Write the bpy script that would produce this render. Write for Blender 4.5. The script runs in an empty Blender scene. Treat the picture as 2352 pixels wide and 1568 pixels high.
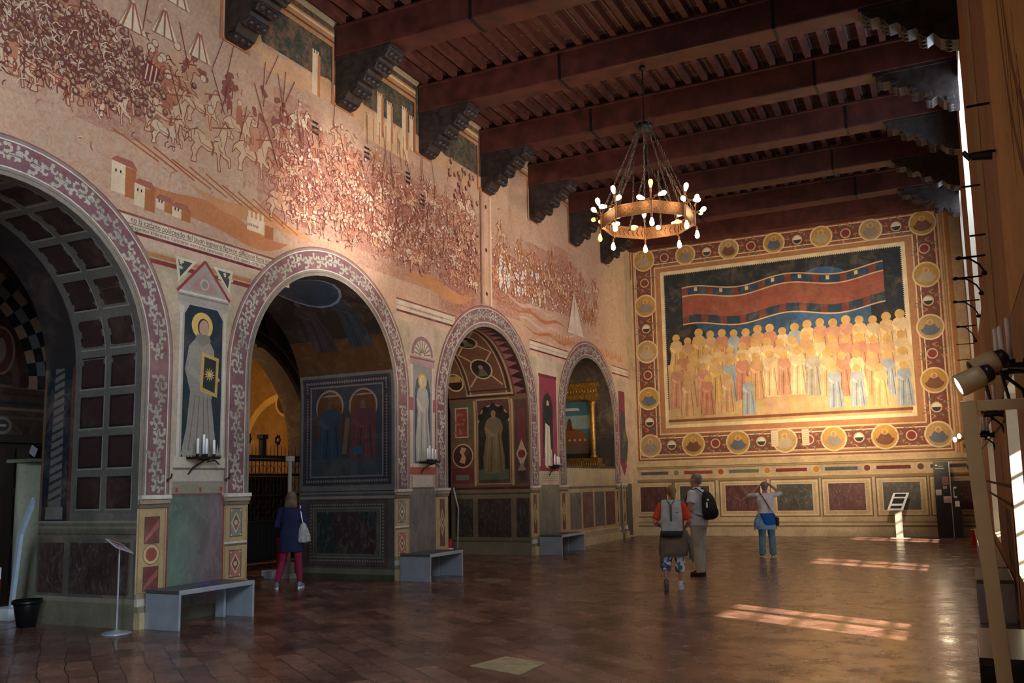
import bpy, math, random
from mathutils import Vector, Matrix
random.seed(7)
C = bpy.context.scene.collection
PI = math.pi
# ------------------------------------------------------------ camera, world, sun, exposure
YAW, PIT, ROL, FPX, OX, OY = .4382, .1249, -.0226, 2004.9, 79.28, 76.65
def cam_axes():
    f = Vector((-math.sin(YAW)*math.cos(PIT), math.cos(YAW)*math.cos(PIT), math.sin(PIT)))
    r = Vector((math.cos(YAW), math.sin(YAW), 0)); u = r.cross(f)
    c, s = math.cos(ROL), math.sin(ROL)
    return c*r+s*u, -s*r+c*u, f
R_, U_, F_ = cam_axes()
cd = bpy.data.cameras.new('camera'); cam = bpy.data.objects.new('camera', cd); C.objects.link(cam)
cam.matrix_world = Matrix(((R_.x, U_.x, -F_.x, 0), (R_.y, U_.y, -F_.y, 0), (R_.z, U_.z, -F_.z, 1.65), (0, 0, 0, 1)))
cd.sensor_width = 36; cd.lens = FPX/2352*36; cd.shift_x = -OX/2352; cd.shift_y = OY/2352; cd.clip_end = 200; cd.clip_start = .05
bpy.context.scene.camera = cam
sc = bpy.context.scene
sc.view_settings.view_transform = 'Standard'; sc.view_settings.look = 'None'
sc.view_settings.gamma = 1; sc.view_settings.use_curve_mapping = False
sc.view_settings.exposure = 0.0
w = bpy.data.worlds.new('sky'); sc.world = w; w.use_nodes = True
bgn = w.node_tree.nodes['Background']; bgn.inputs[0].default_value = (.62, .78, 1, 1); bgn.inputs[1].default_value = 1.8
def light(name, kind, loc, energy, col, target=None, **kw):
    l = bpy.data.lights.new(name, kind); l.energy = energy; l.color = col
    for k, v in kw.items(): setattr(l, k, v)
    o = bpy.data.objects.new(name, l); C.objects.link(o); o.location = loc
    if target is not None:
        o.rotation_euler = (Vector(target)-Vector(loc)).to_track_quat('-Z', 'Y').to_euler()
    return o
light('sun', 'SUN', (8, 4, 9), 46.0, (1, .92, .8), (8-1, 4+.48, 9-.56), angle=.02)
# daylight in the windows of the right wall (the tall ones above, two of them behind the camera)
DAY = (.66, .82, 1)
for nm, y0, y1, z0, z1, e in (('daylight_tall_window', 16.0, 17.6, 4.5, 8.6, 420), ('daylight_tall_window', 22.6, 24.2, 4.5, 8.6, 150),
                              ('daylight_rear_window', 1.2, 3.2, 1.0, 7.4, 1600), ('daylight_rear_window', -4.6, -2.6, 1.0, 7.4, 1300)):
    light(nm, 'AREA', (1.3, (y0+y1)/2, (z0+z1)/2), e, DAY, (-9, (y0+y1)/2+1.5, (z0+z1)/2-2.4), shape='RECTANGLE', size=y1-y0, size_y=z1-z0)
# museum spotlights aimed at the painted walls, fixtures not modelled
WARM = (1, .76, .50)
light('fresco_spotlight', 'SPOT', (-1.2, 20.2, 3.0), 2700, WARM, (-4.3, 26.4, 4.7), spot_size=1.7, spot_blend=1, shadow_soft_size=.1)
light('fresco_spotlight', 'SPOT', (-.2, 21.5, 2.8), 2000, WARM, (-3.4, 26.4, 4.3), spot_size=.8, spot_blend=1, shadow_soft_size=.1)
light('battle_spotlight', 'SPOT', (.1, 8.2, 2.9), 3000, (1, .82, .68), (-9.3, 14.2, 7.2), spot_size=1.0, spot_blend=1, shadow_soft_size=.1)
light('battle_spotlight', 'SPOT', (.1, 10.2, 2.9), 5600, (1, .93, .86), (-9.3, 11.6, 6.25), spot_size=.36, spot_blend=1, shadow_soft_size=.08)
light('battle_spotlight', 'SPOT', (.1, 12.6, 2.9), 2700, (1, .80, .64), (-9.3, 20.5, 6.6), spot_size=1.0, spot_blend=1, shadow_soft_size=.1)
light('battle_spotlight', 'SPOT', (.1, 4.6, 2.9), 900, (1, .8, .66), (-9.3, 8.6, 7.4), spot_size=1.1, spot_blend=1, shadow_soft_size=.1)
light('chapel_lamp', 'POINT', (-17.4, 15.2, 3.6), 260, (1, .66, .32), shadow_soft_size=.2)
light('altarpiece_lamp', 'SPOT', (-9.7, 22.2, 2.5), 60, (1, .72, .4), (-10.3, 24.3, 4.2), spot_size=1.3, spot_blend=1, shadow_soft_size=.05)
light('corner_fill_light', 'POINT', (-.6, 25.0, 2.6), 22, WARM, shadow_soft_size=.1)  # added warm fill low in the far right corner, no fixture around it

# ------------------------------------------------------------ helpers
def lin(c):
    return tuple((x/12.92 if x <= .04045 else ((x+.055)/1.055)**2.4) for x in c)
def H(s):
    return tuple(int(s[i:i+2], 16)/255 for i in (0, 2, 4))
def tag(o, label=None, cat=None, group=None, kind=None):
    if label: o['label'] = label
    if cat: o['category'] = cat
    if group: o['group'] = group
    if kind: o['kind'] = kind
    return o
def empty(name, loc=(0, 0, 0), rz=0, label=None, cat=None, group=None, kind=None):
    o = bpy.data.objects.new(name, None); C.objects.link(o); o.location = loc; o.rotation_euler = (0, 0, rz)
    o.empty_display_size = .1
    return tag(o, label, cat, group, kind)
def kids(o): return [c for c in bpy.data.objects if c.parent == o]
def copy_tree(o, parent=None):
    c = o.copy(); C.objects.link(c)
    if parent: c.parent = parent
    for ch in kids(o): copy_tree(ch, c)
    return c
class MB:
    """collects shapes; build() links them as ONE mesh object; every face carries its own paint colour"""
    def __init__(s, col=(.5, .5, .5)): s.v = []; s.f = []; s.c = []; s.col = col; s.sm = []
    def add(s, vs, fs, col=None, smooth=False):
        n = len(s.v); s.v += [tuple(p) for p in vs]; s.f += [tuple(i+n for i in f) for f in fs]
        c = col or s.col; s.c += [c]*len(fs); s.sm += [smooth]*len(fs)
    def box(s, a, b, col=None, m=None):
        x0, y0, z0 = a; x1, y1, z1 = b
        vs = [(x0, y0, z0), (x1, y0, z0), (x1, y1, z0), (x0, y1, z0), (x0, y0, z1), (x1, y0, z1), (x1, y1, z1), (x0, y1, z1)]
        if m: vs = [m @ Vector(p) for p in vs]
        s.add(vs, [(0, 3, 2, 1), (4, 5, 6, 7), (0, 1, 5, 4), (1, 2, 6, 5), (2, 3, 7, 6), (3, 0, 4, 7)], col)
    def tube(s, pts, r, n=8, col=None, cap=True, smooth=True):
        pts = [Vector(p) for p in pts]; rs = r if isinstance(r, (list, tuple)) else [r]*len(pts)
        t = (pts[1]-pts[0]).normalized(); a = Vector((0, 0, 1)) if abs(t.z) < .9 else Vector((1, 0, 0))
        u = t.cross(a).normalized(); vs = []
        for i, p in enumerate(pts):
            t = ((pts[min(i+1, len(pts)-1)]-p).normalized()+(p-pts[max(i-1, 0)]).normalized()).normalized()
            u = (u-t*u.dot(t)).normalized(); w_ = t.cross(u); rr = rs[i]
            ra, rb = rr if isinstance(rr, tuple) else (rr, rr)
            vs += [p+u*math.cos(k*2*PI/n)*ra+w_*math.sin(k*2*PI/n)*rb for k in range(n)]
        fs = [(i*n+k, i*n+(k+1) % n, (i+1)*n+(k+1) % n, (i+1)*n+k) for i in range(len(pts)-1) for k in range(n)]
        s.add(vs, fs, col, smooth)
        if cap:
            s.add(vs[:n], [tuple(range(n))[::-1]], col); s.add(vs[-n:], [tuple(range(n))], col)
    def lathe(s, prof, ctr=(0, 0, 0), n=20, col=None, m=None, smooth=True):
        vs = []
        for r, z in prof:
            for k in range(n):
                p = Vector((r*math.cos(k*2*PI/n), r*math.sin(k*2*PI/n), z))
                vs.append((m @ p if m else p)+Vector(ctr))
        fs = [(i*n+k, i*n+(k+1) % n, (i+1)*n+(k+1) % n, (i+1)*n+k) for i in range(len(prof)-1) for k in range(n)]
        fs += [tuple(range(n))[::-1], tuple(range(len(vs)-n, len(vs)))]
        s.add(vs, fs, col, smooth)
    def ell(s, c, r, n=14, m=12, col=None, rot=None):
        vs = []; c = Vector(c)
        for i in range(1, m):
            th = PI*i/m
            for k in range(n):
                p = Vector((r[0]*math.sin(th)*math.cos(2*PI*k/n), r[1]*math.sin(th)*math.sin(2*PI*k/n), r[2]*math.cos(th)))
                vs.append((rot @ p if rot else p)+c)
        top = Vector((0, 0, r[2])); bot = Vector((0, 0, -r[2]))
        vs += [(rot @ top if rot else top)+c, (rot @ bot if rot else bot)+c]
        fs = [(i*n+k, (i+1)*n+k, (i+1)*n+(k+1) % n, i*n+(k+1) % n) for i in range(m-2) for k in range(n)]
        fs += [(len(vs)-2, k, (k+1) % n) for k in range(n)]+[(len(vs)-1, (m-2)*n+(k+1) % n, (m-2)*n+k) for k in range(n)]
        s.add(vs, fs, col, True)
    def loft(s, secs, n=18, col=None):
        """secs: (cx, cy, z, rx, ry) horizontal sections"""
        vs = []
        for cx, cy, z, rx, ry in secs:
            for k in range(n):
                a = 2*PI*k/n
                ca, sa = math.cos(a), math.sin(a)
                vs.append((cx+rx*math.copysign(abs(ca)**.85, ca), cy+ry*math.copysign(abs(sa)**.85, sa), z))
        fs = [(i*n+k, i*n+(k+1) % n, (i+1)*n+(k+1) % n, (i+1)*n+k) for i in range(len(secs)-1) for k in range(n)]
        fs += [tuple(range(n))[::-1], tuple(range(len(vs)-n, len(vs)))]
        s.add(vs, fs, col, True)
    def prism(s, poly, fn, col=None):
        """poly in 2D, fn(u,v,t) -> 3D for t 0/1"""
        n = len(poly); vs = [fn(u, v, 0) for u, v in poly]+[fn(u, v, 1) for u, v in poly]
        fs = [tuple(range(n))[::-1], tuple(range(n, 2*n))]+[(i, (i+1) % n, n+(i+1) % n, n+i) for i in range(n)]
        s.add(vs, fs, col)
    def build(s, name, mat, parent=None, bevel=0, remesh=0, smooth_it=0, **t):
        me = bpy.data.meshes.new(name); me.from_pydata(s.v, [], s.f)
        me.polygons.foreach_set('use_smooth', s.sm)
        if not remesh:
            at = me.color_attributes.new('Col', 'FLOAT_COLOR', 'CORNER'); buf = []
            for p in me.polygons:
                q_ = s.c[p.index]; l = lin(q_[:3]); buf += [l[0], l[1], l[2], q_[3] if len(q_) > 3 else 1]*p.loop_total
            at.data.foreach_set('color', buf)
        me.materials.append(mat); me.update()
        o = bpy.data.objects.new(name, me); C.objects.link(o)
        if parent: o.parent = parent
        if bevel:
            b = o.modifiers.new('bevel', 'BEVEL'); b.width = bevel; b.segments = 2; b.limit_method = 'ANGLE'
        if remesh:
            r = o.modifiers.new('remesh', 'REMESH'); r.mode = 'VOXEL'; r.voxel_size = remesh; r.use_smooth_shade = True
            if smooth_it:
                q = o.modifiers.new('smooth', 'SMOOTH'); q.factor = .5; q.iterations = smooth_it
        return tag(o, **t) if t else o
# ------------------------------------------------------------ materials
def newmat(name):
    m = bpy.data.materials.new(name); m.use_nodes = True
    nt = m.node_tree; return m, nt, nt.nodes['Principled BSDF']
def nd(nt, t, **kw):
    n = nt.nodes.new(t)
    for k, v in kw.items():
        if k in n.inputs: n.inputs[k].default_value = v
        else: setattr(n, k, v)
    return n
def mapped(nt, scale=(1, 1, 1), rot=(0, 0, 0)):
    tc = nd(nt, 'ShaderNodeTexCoord'); mp = nd(nt, 'ShaderNodeMapping')
    mp.inputs['Scale'].default_value = scale; mp.inputs['Rotation'].default_value = rot
    nt.links.new(tc.outputs['Object'], mp.inputs[0]); return mp.outputs[0]
def noise(nt, vec, scale, detail=4, rough=.55, dist=0):
    n = nd(nt, 'ShaderNodeTexNoise'); n.inputs['Scale'].default_value = scale; n.inputs['Detail'].default_value = detail
    n.inputs['Roughness'].default_value = rough; n.inputs['Distortion'].default_value = dist
    nt.links.new(vec, n.inputs['Vector']); return n.outputs['Fac']
def ramp(nt, fac, stops):
    r = nd(nt, 'ShaderNodeValToRGB'); els = r.color_ramp.elements
    while len(els) < len(stops): els.new(.5)
    for e, (p, c) in zip(els, stops):
        e.position = p; e.color = (*c, 1) if len(c) == 3 else c
    nt.links.new(fac, r.inputs[0]); return r.outputs[0]
def mix(nt, a, b, fac, mode='MIX'):
    m = nd(nt, 'ShaderNodeMix'); m.data_type = 'RGBA'; m.blend_type = mode
    for sock, v in ((m.inputs[6], a), (m.inputs[7], b)):
        if isinstance(v, tuple): sock.default_value = (*v, 1) if len(v) == 3 else v
        else: nt.links.new(v, sock)
    if isinstance(fac, (int, float)): m.inputs[0].default_value = fac
    else: nt.links.new(fac, m.inputs[0])
    return m.outputs[2]
def bump(nt, b, h, strength=.2, dist=.01):
    n = nd(nt, 'ShaderNodeBump'); n.inputs['Strength'].default_value = strength; n.inputs['Distance'].default_value = dist
    nt.links.new(h, n.inputs['Height']); nt.links.new(n.outputs[0], b.inputs['Normal'])
G3 = lambda g: (g, g, g)
def plain(name, col, rough=.5, metal=0, var=.15, scale=12, bmp=.0, spec=.5):
    m, nt, b = newmat(name); v = mapped(nt); n = noise(nt, v, scale)
    c = lin(col); c2 = tuple(x*(1-var) for x in c); c3 = tuple(min(1, x*(1+var)) for x in c)
    nt.links.new(ramp(nt, n, [(.35, c2), (.65, c3)]), b.inputs['Base Color'])
    b.inputs['Roughness'].default_value = rough; b.inputs['Metallic'].default_value = metal
    b.inputs['Specular IOR Level'].default_value = spec
    if bmp: bump(nt, b, n, bmp)
    return m
def painted(name, rough=.8, lo=.72, hi=1.12, fade=.28, fadecol=H('b59a83'), scale=2.2, bmp=.15, spec=.25):
    """wall paint: the face's own colour, mottled, with worn plaster patches"""
    m, nt, b = newmat(name); v = mapped(nt)
    at = nd(nt, 'ShaderNodeVertexColor'); at.layer_name = 'Col'
    n1 = noise(nt, v, scale, 8, .65); n2 = noise(nt, v, scale*9, 5, .7); n3 = noise(nt, v, scale*.8, 6, .7, .6)
    c = mix(nt, at.outputs[0], ramp(nt, n1, [(.3, G3(lo)), (.7, G3(hi))]), 1, 'MULTIPLY')
    c = mix(nt, c, ramp(nt, n2, [(.3, G3(.8)), (.7, G3(1.12))]), .8, 'MULTIPLY')
    c = mix(nt, c, lin(fadecol), ramp(nt, n3, [(.5, G3(0)), (.72, G3(fade))]))
    nt.links.new(c, b.inputs['Base Color']); b.inputs['Roughness'].default_value = rough
    b.inputs['Specular IOR Level'].default_value = spec
    bump(nt, b, n2, bmp, .01); return m
M = {}
M['paint'] = painted('painted_plaster')
M['paint_clean'] = painted('painted_plaster_crisp', fade=.12, lo=.82)
M['paint_worn'] = painted('painted_plaster_faded', fade=.2, fadecol=H('b59c78'), scale=3.2)
M['gloss_paint'] = painted('varnished_paint', rough=.35, fade=.05, spec=.5)
# faux marble dado: streaky diagonal veins over the face's own colour
def marble():
    m, nt, b = newmat('painted_marble'); v = mapped(nt, (1, 1, .55), (.6, .5, 0))
    at = nd(nt, 'ShaderNodeVertexColor'); at.layer_name = 'Col'
    n1 = noise(nt, v, 1.9, 9, .62, 1.6); n2 = noise(nt, v, 6, 8, .7, 2.5)
    c = mix(nt, at.outputs[0], ramp(nt, n1, [(.25, G3(.45)), (.5, G3(.95)), (.75, G3(1.5))]), .9, 'MULTIPLY')
    c = mix(nt, c, lin(H('8f9a86')), ramp(nt, n2, [(.5, G3(0)), (.75, G3(.45))]))
    nt.links.new(c, b.inputs['Base Color']); b.inputs['Roughness'].default_value = .55; return m
M['marble'] = marble()
def battle():
    """faded battle scene plaster: sienna outlines crowding over pale ground"""
    m, nt, b = newmat('battle_fresco_plaster'); v = mapped(nt)
    at = nd(nt, 'ShaderNodeVertexColor'); at.layer_name = 'Col'
    dn = nd(nt, 'ShaderNodeTexNoise'); dn.inputs['Scale'].default_value = 1.6; dn.inputs['Detail'].default_value = 5
    nt.links.new(v, dn.inputs['Vector'])
    vm = nd(nt, 'ShaderNodeVectorMath', operation='SCALE'); nt.links.new(dn.outputs['Color'], vm.inputs[0]); vm.inputs['Scale'].default_value = .9
    va = nd(nt, 'ShaderNodeVectorMath', operation='ADD'); nt.links.new(v, va.inputs[0]); nt.links.new(vm.outputs[0], va.inputs[1])
    def edges(scale, w):
        vo = nd(nt, 'ShaderNodeTexVoronoi'); vo.feature = 'DISTANCE_TO_EDGE'; vo.inputs['Scale'].default_value = scale
        nt.links.new(va.outputs[0], vo.inputs['Vector'])
        return ramp(nt, vo.outputs['Distance'], [(w*.25, G3(1)), (w, G3(0))])
    den = ramp(nt, at.outputs['Alpha'], [(0, G3(0)), (1, G3(1))])
    n0 = noise(nt, v, .55, 6, .6); n1 = noise(nt, v, 5, 8, .7); n2 = noise(nt, v, 22, 4, .7)
    curl = ramp(nt, noise(nt, va.outputs[0], 5.5, 4, .6, 1.2), [(.46, G3(0)), (.49, G3(1)), (.5, G3(1)), (.53, G3(0))])
    base = mix(nt, at.outputs[0], ramp(nt, n0, [(.3, G3(.82)), (.7, G3(1.1))]), 1, 'MULTIPLY')
    base = mix(nt, base, lin(H('c08a66')), ramp(nt, n1, [(.45, G3(0)), (.75, G3(.5))]))
    L1 = mix(nt, G3(0), edges(5.5, .09), den, 'MIX'); L2 = mix(nt, G3(0), edges(12, .13), den)
    c = mix(nt, base, lin(H('a4674c')), mix(nt, G3(0), curl, .36))
    c = mix(nt, c, lin(H('93493e')), mix(nt, G3(0), L1, .6))
    c = mix(nt, c, lin(H('8f4a3c')), mix(nt, G3(0), L2, .6))
    c = mix(nt, c, ramp(nt, n2, [(.3, G3(.86)), (.7, G3(1.08))]), 1, 'MULTIPLY')
    nt.links.new(c, b.inputs['Base Color']); b.inputs['Roughness'].default_value = .85; b.inputs['Specular IOR Level'].default_value = .2
    bump(nt, b, n1, .15, .01); return m
M['battle'] = battle()
def floor_mat():
    m, nt, b = newmat('worn_terracotta_floor'); v = mapped(nt)
    br = nd(nt, 'ShaderNodeTexBrick'); br.inputs['Scale'].default_value = 1; br.inputs['Mortar Size'].default_value = .006
    br.inputs['Brick Width'].default_value = .46; br.inputs['Row Height'].default_value = .23; br.inputs['Mortar Smooth'].default_value = .4
    br.inputs['Color1'].default_value = (*lin(H('57382e')), 1); br.inputs['Color2'].default_value = (*lin(H('8c6554')), 1)
    br.inputs['Mortar'].default_value = (*lin(H('2c1c18')), 1)
    mp = nd(nt, 'ShaderNodeMapping'); mp.inputs['Rotation'].default_value = (0, 0, .62); nt.links.new(v, mp.inputs[0])
    wob = nd(nt, 'ShaderNodeTexNoise'); wob.inputs['Scale'].default_value = 1.3; nt.links.new(v, wob.inputs['Vector'])
    sc_ = nd(nt, 'ShaderNodeVectorMath', operation='SCALE'); sc_.inputs['Scale'].default_value = .12; nt.links.new(wob.outputs['Color'], sc_.inputs[0])
    ad = nd(nt, 'ShaderNodeVectorMath', operation='ADD'); nt.links.new(mp.outputs[0], ad.inputs[0]); nt.links.new(sc_.outputs[0], ad.inputs[1])
    nt.links.new(ad.outputs[0], br.inputs['Vector'])
    n1 = noise(nt, v, 1.1, 8, .65); n2 = noise(nt, v, 7, 6, .7)
    c = mix(nt, br.outputs['Color'], ramp(nt, n1, [(.3, G3(.55)), (.7, G3(1.35))]), 1, 'MULTIPLY')
    c = mix(nt, c, ramp(nt, n2, [(.3, G3(.7)), (.7, G3(1.25))]), .9, 'MULTIPLY')
    nt.links.new(c, b.inputs['Base Color'])
    nt.links.new(ramp(nt, noise(nt, v, 2.4, 6, .7), [(.3, G3(.12)), (.7, G3(.36))]), b.inputs['Roughness'])
    b.inputs['Specular IOR Level'].default_value = .55
    hb = mix(nt, mix(nt, noise(nt, v, 3.2, 3, .5), br.outputs['Fac'], .12), noise(nt, v, 14, 3), .05)
    bump(nt, b, hb, .3, .02)
    return m
M['floor'] = floor_mat()
M['beam'] = plain('dark_red_brown_timber', H('45201b'), .5, var=.4, scale=3, bmp=.2)
M['joist'] = plain('greyed_red_timber', H('57332d'), .6, var=.4, scale=4, bmp=.2)
M['corbel'] = plain('blackened_carved_timber', H('2b2322'), .5, var=.5, scale=8, bmp=.3)
M['steel'] = plain('brushed_grey_steel', H('a7aeb6'), .38, .35, var=.08, scale=5)
M['dark_steel'] = plain('dark_grey_steel_top', H('5d5d5f'), .4, .3, var=.1)
M['iron'] = plain('black_wrought_iron', H('1c1a1a'), .5, .5, var=.2)
M['chain'] = plain('iron_chain', H('6a625c'), .4, .8)
M['brass'] = plain('aged_pierced_brass', H('6f4e34'), .45, .7, var=.5, scale=60, bmp=.5)
M['candle'] = plain('white_wax', H('f2f4f6'), .4, var=.02)
M['gold'] = plain('gilded_wood', H('a87b35'), .35, .6, var=.45, scale=18, bmp=.4)
M['white'] = plain('white_enamel', H('e6ecef'), .35, var=.03)
M['red'] = plain('red_enamel', H('c01218'), .3, var=.05)
M['blackp'] = plain('black_plastic', H('16181b'), .3, var=.1)
M['beige'] = plain('beige_painted_metal', H('b89b6e'), .45, .1, var=.03)
M['brown'] = painted('brown_plaster', lo=.8, fade=.1, fadecol=H('8c6a4a'), scale=1.2)
M['reveal'] = plain('whitewashed_plaster', H('e9e1cf'), .8, var=.05)
M['stone'] = plain('pale_stone', H('9a9080'), .6, var=.12, bmp=.2)
M['obj'] = painted('painted_surface', rough=.5, lo=.92, hi=1.05, fade=0, bmp=.02, spec=.4)
def emit(name, col, s):
    m, nt, b = newmat(name); b.inputs['Base Color'].default_value = (*col, 1)
    b.inputs['Emission Color'].default_value = (*col, 1); b.inputs['Emission Strength'].default_value = s; return m
M['bulb'] = emit('lit_bulb_glass', (1, .72, .38), 40)
M['bulb_dim'] = emit('dim_bulb_glass', (1, .55, .2), 1.6)
M['lens'] = emit('lit_spotlight_lens', (1, .95, .88), 9)
M['pane'] = emit('daylit_window_glass', (.93, .96, 1), 1.7)
m_, nt_, b_ = newmat('clear_window_glass'); b_.inputs['Base Color'].default_value = (.9, .95, .95, 1); b_.inputs['Roughness'].default_value = 0
tr_ = nd(nt_, 'ShaderNodeBsdfTransparent'); tr_.inputs[0].default_value = (.85, .85, .82, 1); mx_ = nd(nt_, 'ShaderNodeMixShader'); mx_.inputs[0].default_value = .06
nt_.links.new(tr_.outputs[0], mx_.inputs[1]); nt_.links.new(b_.outputs[0], mx_.inputs[2]); nt_.links.new(mx_.outputs[0], nt_.nodes['Material Output'].inputs[0]); M['glass'] = m_
# ============================================================ THE SETTING
XL, XR, YF, ZC = -9.3, .47, 26.5, 9.8
CREAM, CREAM2, ROSE, PURP, DRED, DBLUE, GREY = H('b9a78c'), H('c2ab80'), H('9c7a74'), H('7c5a5e'), H('7a2f30'), H('22303f'), H('8a8078')
WHT, OCH, GOLD, SKIN, TEAL, PINK = H('d3cabb'), H('c09a5c'), H('c9a24e'), H('b98f76'), H('4f6660'), H('b58e86')
class Paint(MB):
    """flat painting on a surface: fn(u, v, h) gives the 3D point at height h off the wall"""
    def __init__(s, fn): MB.__init__(s); s.fn = fn; s.base = .002; s.k = 0; s.seq = False
    def poly(s, pts, col, L=1):
        s.k += 1; h = s.base+(L*.0003+s.k*1.1e-6 if s.seq else L*.0012+(s.k % 97)*9e-6)
        if getattr(s, 'bands', None) and any(max(v for u, v in pts) > q_b > min(v for u, v in pts) for q_b in s.bands):
            bs = [-9]+s.bands+[99]
            for a, b in zip(bs[:-1], bs[1:]):
                q = pts
                for lim, sg in ((a, 1), (b, -1)):
                    o = []
                    for (u0, v0), (u1, v1) in zip(q, q[1:]+q[:1]):
                        i0, i1 = (v0-lim)*sg >= 0, (v1-lim)*sg >= 0
                        if i0: o.append((u0, v0))
                        if i0 != i1: t = (lim-v0)/(v1-v0); o.append((u0+(u1-u0)*t, lim))
                    q = o
                if len(q) > 2: s.add([s.fn(u, v, h) for u, v in q], [tuple(range(len(q)))], col)
            return
        s.add([s.fn(u, v, h) for u, v in pts], [tuple(range(len(pts)))], col)
    def rect(s, u0, v0, u1, v1, col, L=1): s.poly([(u0, v0), (u1, v0), (u1, v1), (u0, v1)], col, L)
    def frame(s, u0, v0, u1, v1, w, col, L=1):
        s.rect(u0, v0, u1, v0+w, col, L); s.rect(u0, v1-w, u1, v1, col, L); s.rect(u0, v0+w, u0+w, v1-w, col, L); s.rect(u1-w, v0+w, u1, v1-w, col, L)
    def disc(s, u, v, r, col, L=1, n=24, ry=None, a0=0, a1=2*PI):
        ry = ry or r; k = n if a1-a0 > 6.2 else n+1
        s.poly([(u+r*math.cos(a0+(a1-a0)*i/n), v+ry*math.sin(a0+(a1-a0)*i/n)) for i in range(k)], col, L)
    def ring(s, u, v, r0, r1, col, L=1, n=28, a0=0, a1=2*PI):
        for i in range(n):
            a, b = a0+(a1-a0)*i/n, a0+(a1-a0)*(i+1)/n
            s.poly([(u+r0*math.cos(a), v+r0*math.sin(a)), (u+r1*math.cos(a), v+r1*math.sin(a)), (u+r1*math.cos(b), v+r1*math.sin(b)), (u+r0*math.cos(b), v+r0*math.sin(b))], col, L)
    def line(s, pts, w, col, L=1, close=False):
        if close: pts = pts+[pts[0]]
        for (a, b), (c, d) in zip(pts[:-1], pts[1:]):
            l = math.hypot(c-a, d-b) or 1; nx, ny = -(d-b)/l*w/2, (c-a)/l*w/2
            s.poly([(a+nx, b+ny), (c+nx, d+ny), (c-nx, d-ny), (a-nx, b-ny)], col, L)
    def leaf(s, u, v, sz, ang, col, L=1, flip=1):
        ca, sa = math.cos(ang), math.sin(ang)
        pts = [(0, 0), (.25, .35), (.05, .5), (.4, .6), (.3, .85), (.6, .75), (.75, .95), (.85, .6), (1, .4), (.75, .3), (.55, .42), (.6, .12), (.3, .2)]
        s.poly([(u+sz*(x*ca-flip*y*sa), v+sz*(x*sa+flip*y*ca)) for x, y in pts], col, L)
    def figure(s, u, v, h, robe, L=2, halo=True, skin=SKIN, w=1.0, hood=None):
        """generic standing robed figure, feet at (u, v)"""
        W = .15*h*w
        s.poly([(u-W, v), (u-W*1.05, v+.25*h), (u-W*.75, v+.55*h), (u-W*.95, v+.68*h), (u-W*.7, v+.8*h), (u-W*.25, v+.85*h), (u+W*.25, v+.85*h), (u+W*.7, v+.8*h),
                (u+W*.95, v+.68*h), (u+W*.75, v+.55*h), (u+W*1.05, v+.25*h), (u+W*1.1, v)], robe, L)
        dk = tuple(c*.72 for c in robe[:3]); lt = tuple(min(1, c*1.15) for c in robe[:3])
        for k, (t, b) in enumerate(((-.45, -.75), (-.1, -.3), (.25, .2), (.5, .75))):
            s.line([(u+W*t, v+.6*h), (u+W*(t+b)/2, v+.3*h), (u+W*b, v+.02*h)], W*.1, dk if k % 2 else lt, L+1)
        if halo: s.disc(u, v+.9*h, .088*h, GOLD, L+1, 20)
        if hood: s.disc(u, v+.895*h, .058*h, hood, L+2, 14, ry=.068*h)
        s.disc(u, v+.9*h, .042*h, skin, L+3, 14, ry=.052*h)
        s.poly([(u-W*.25, v+.83*h), (u+W*.25, v+.83*h), (u+W*.15, v+.87*h), (u-W*.15, v+.87*h)], skin, L+2)
        s.poly([(u-W*.8, v+.62*h), (u-W*.1, v+.55*h), (u-W*.05, v+.59*h), (u-W*.75, v+.7*h)], lt, L+2)
        s.disc(u-W*.02, v+.57*h, .02*h, skin, L+3, 8)
def onleft(x=XL): return lambda u, v, h: (x+h, u, v)
def onfar(y=YF): return lambda u, v, h: (u, y-h, v)
def text_mesh(body, size, fn, u, v, col, sx=1.0, name='inscription', parent=None, mat=None, L=3, align='LEFT'):
    cu = bpy.data.curves.new(name, 'FONT'); cu.body = body; cu.size = size; cu.align_x = align; cu.resolution_u = 2
    o = bpy.data.objects.new(name, cu); C.objects.link(o)
    dg = bpy.context.evaluated_depsgraph_get(); me = bpy.data.meshes.new_from_object(o.evaluated_get(dg))
    vs = [fn(u+p.co.x*sx, v+p.co.y, .002+L*.0012) for p in me.vertices]; fs = [tuple(p.vertices) for p in me.polygons]
    bpy.data.objects.remove(o); b = MB(col); b.add(vs, fs, col)
    return b.build(name, mat or M['paint_clean'], parent)
# floor
f = MB(H('6a4436')); f.box((-20, -7, -.2), (3, 27.5, 0)); floor = f.build('floor', M['floor'], kind='structure')
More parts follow.
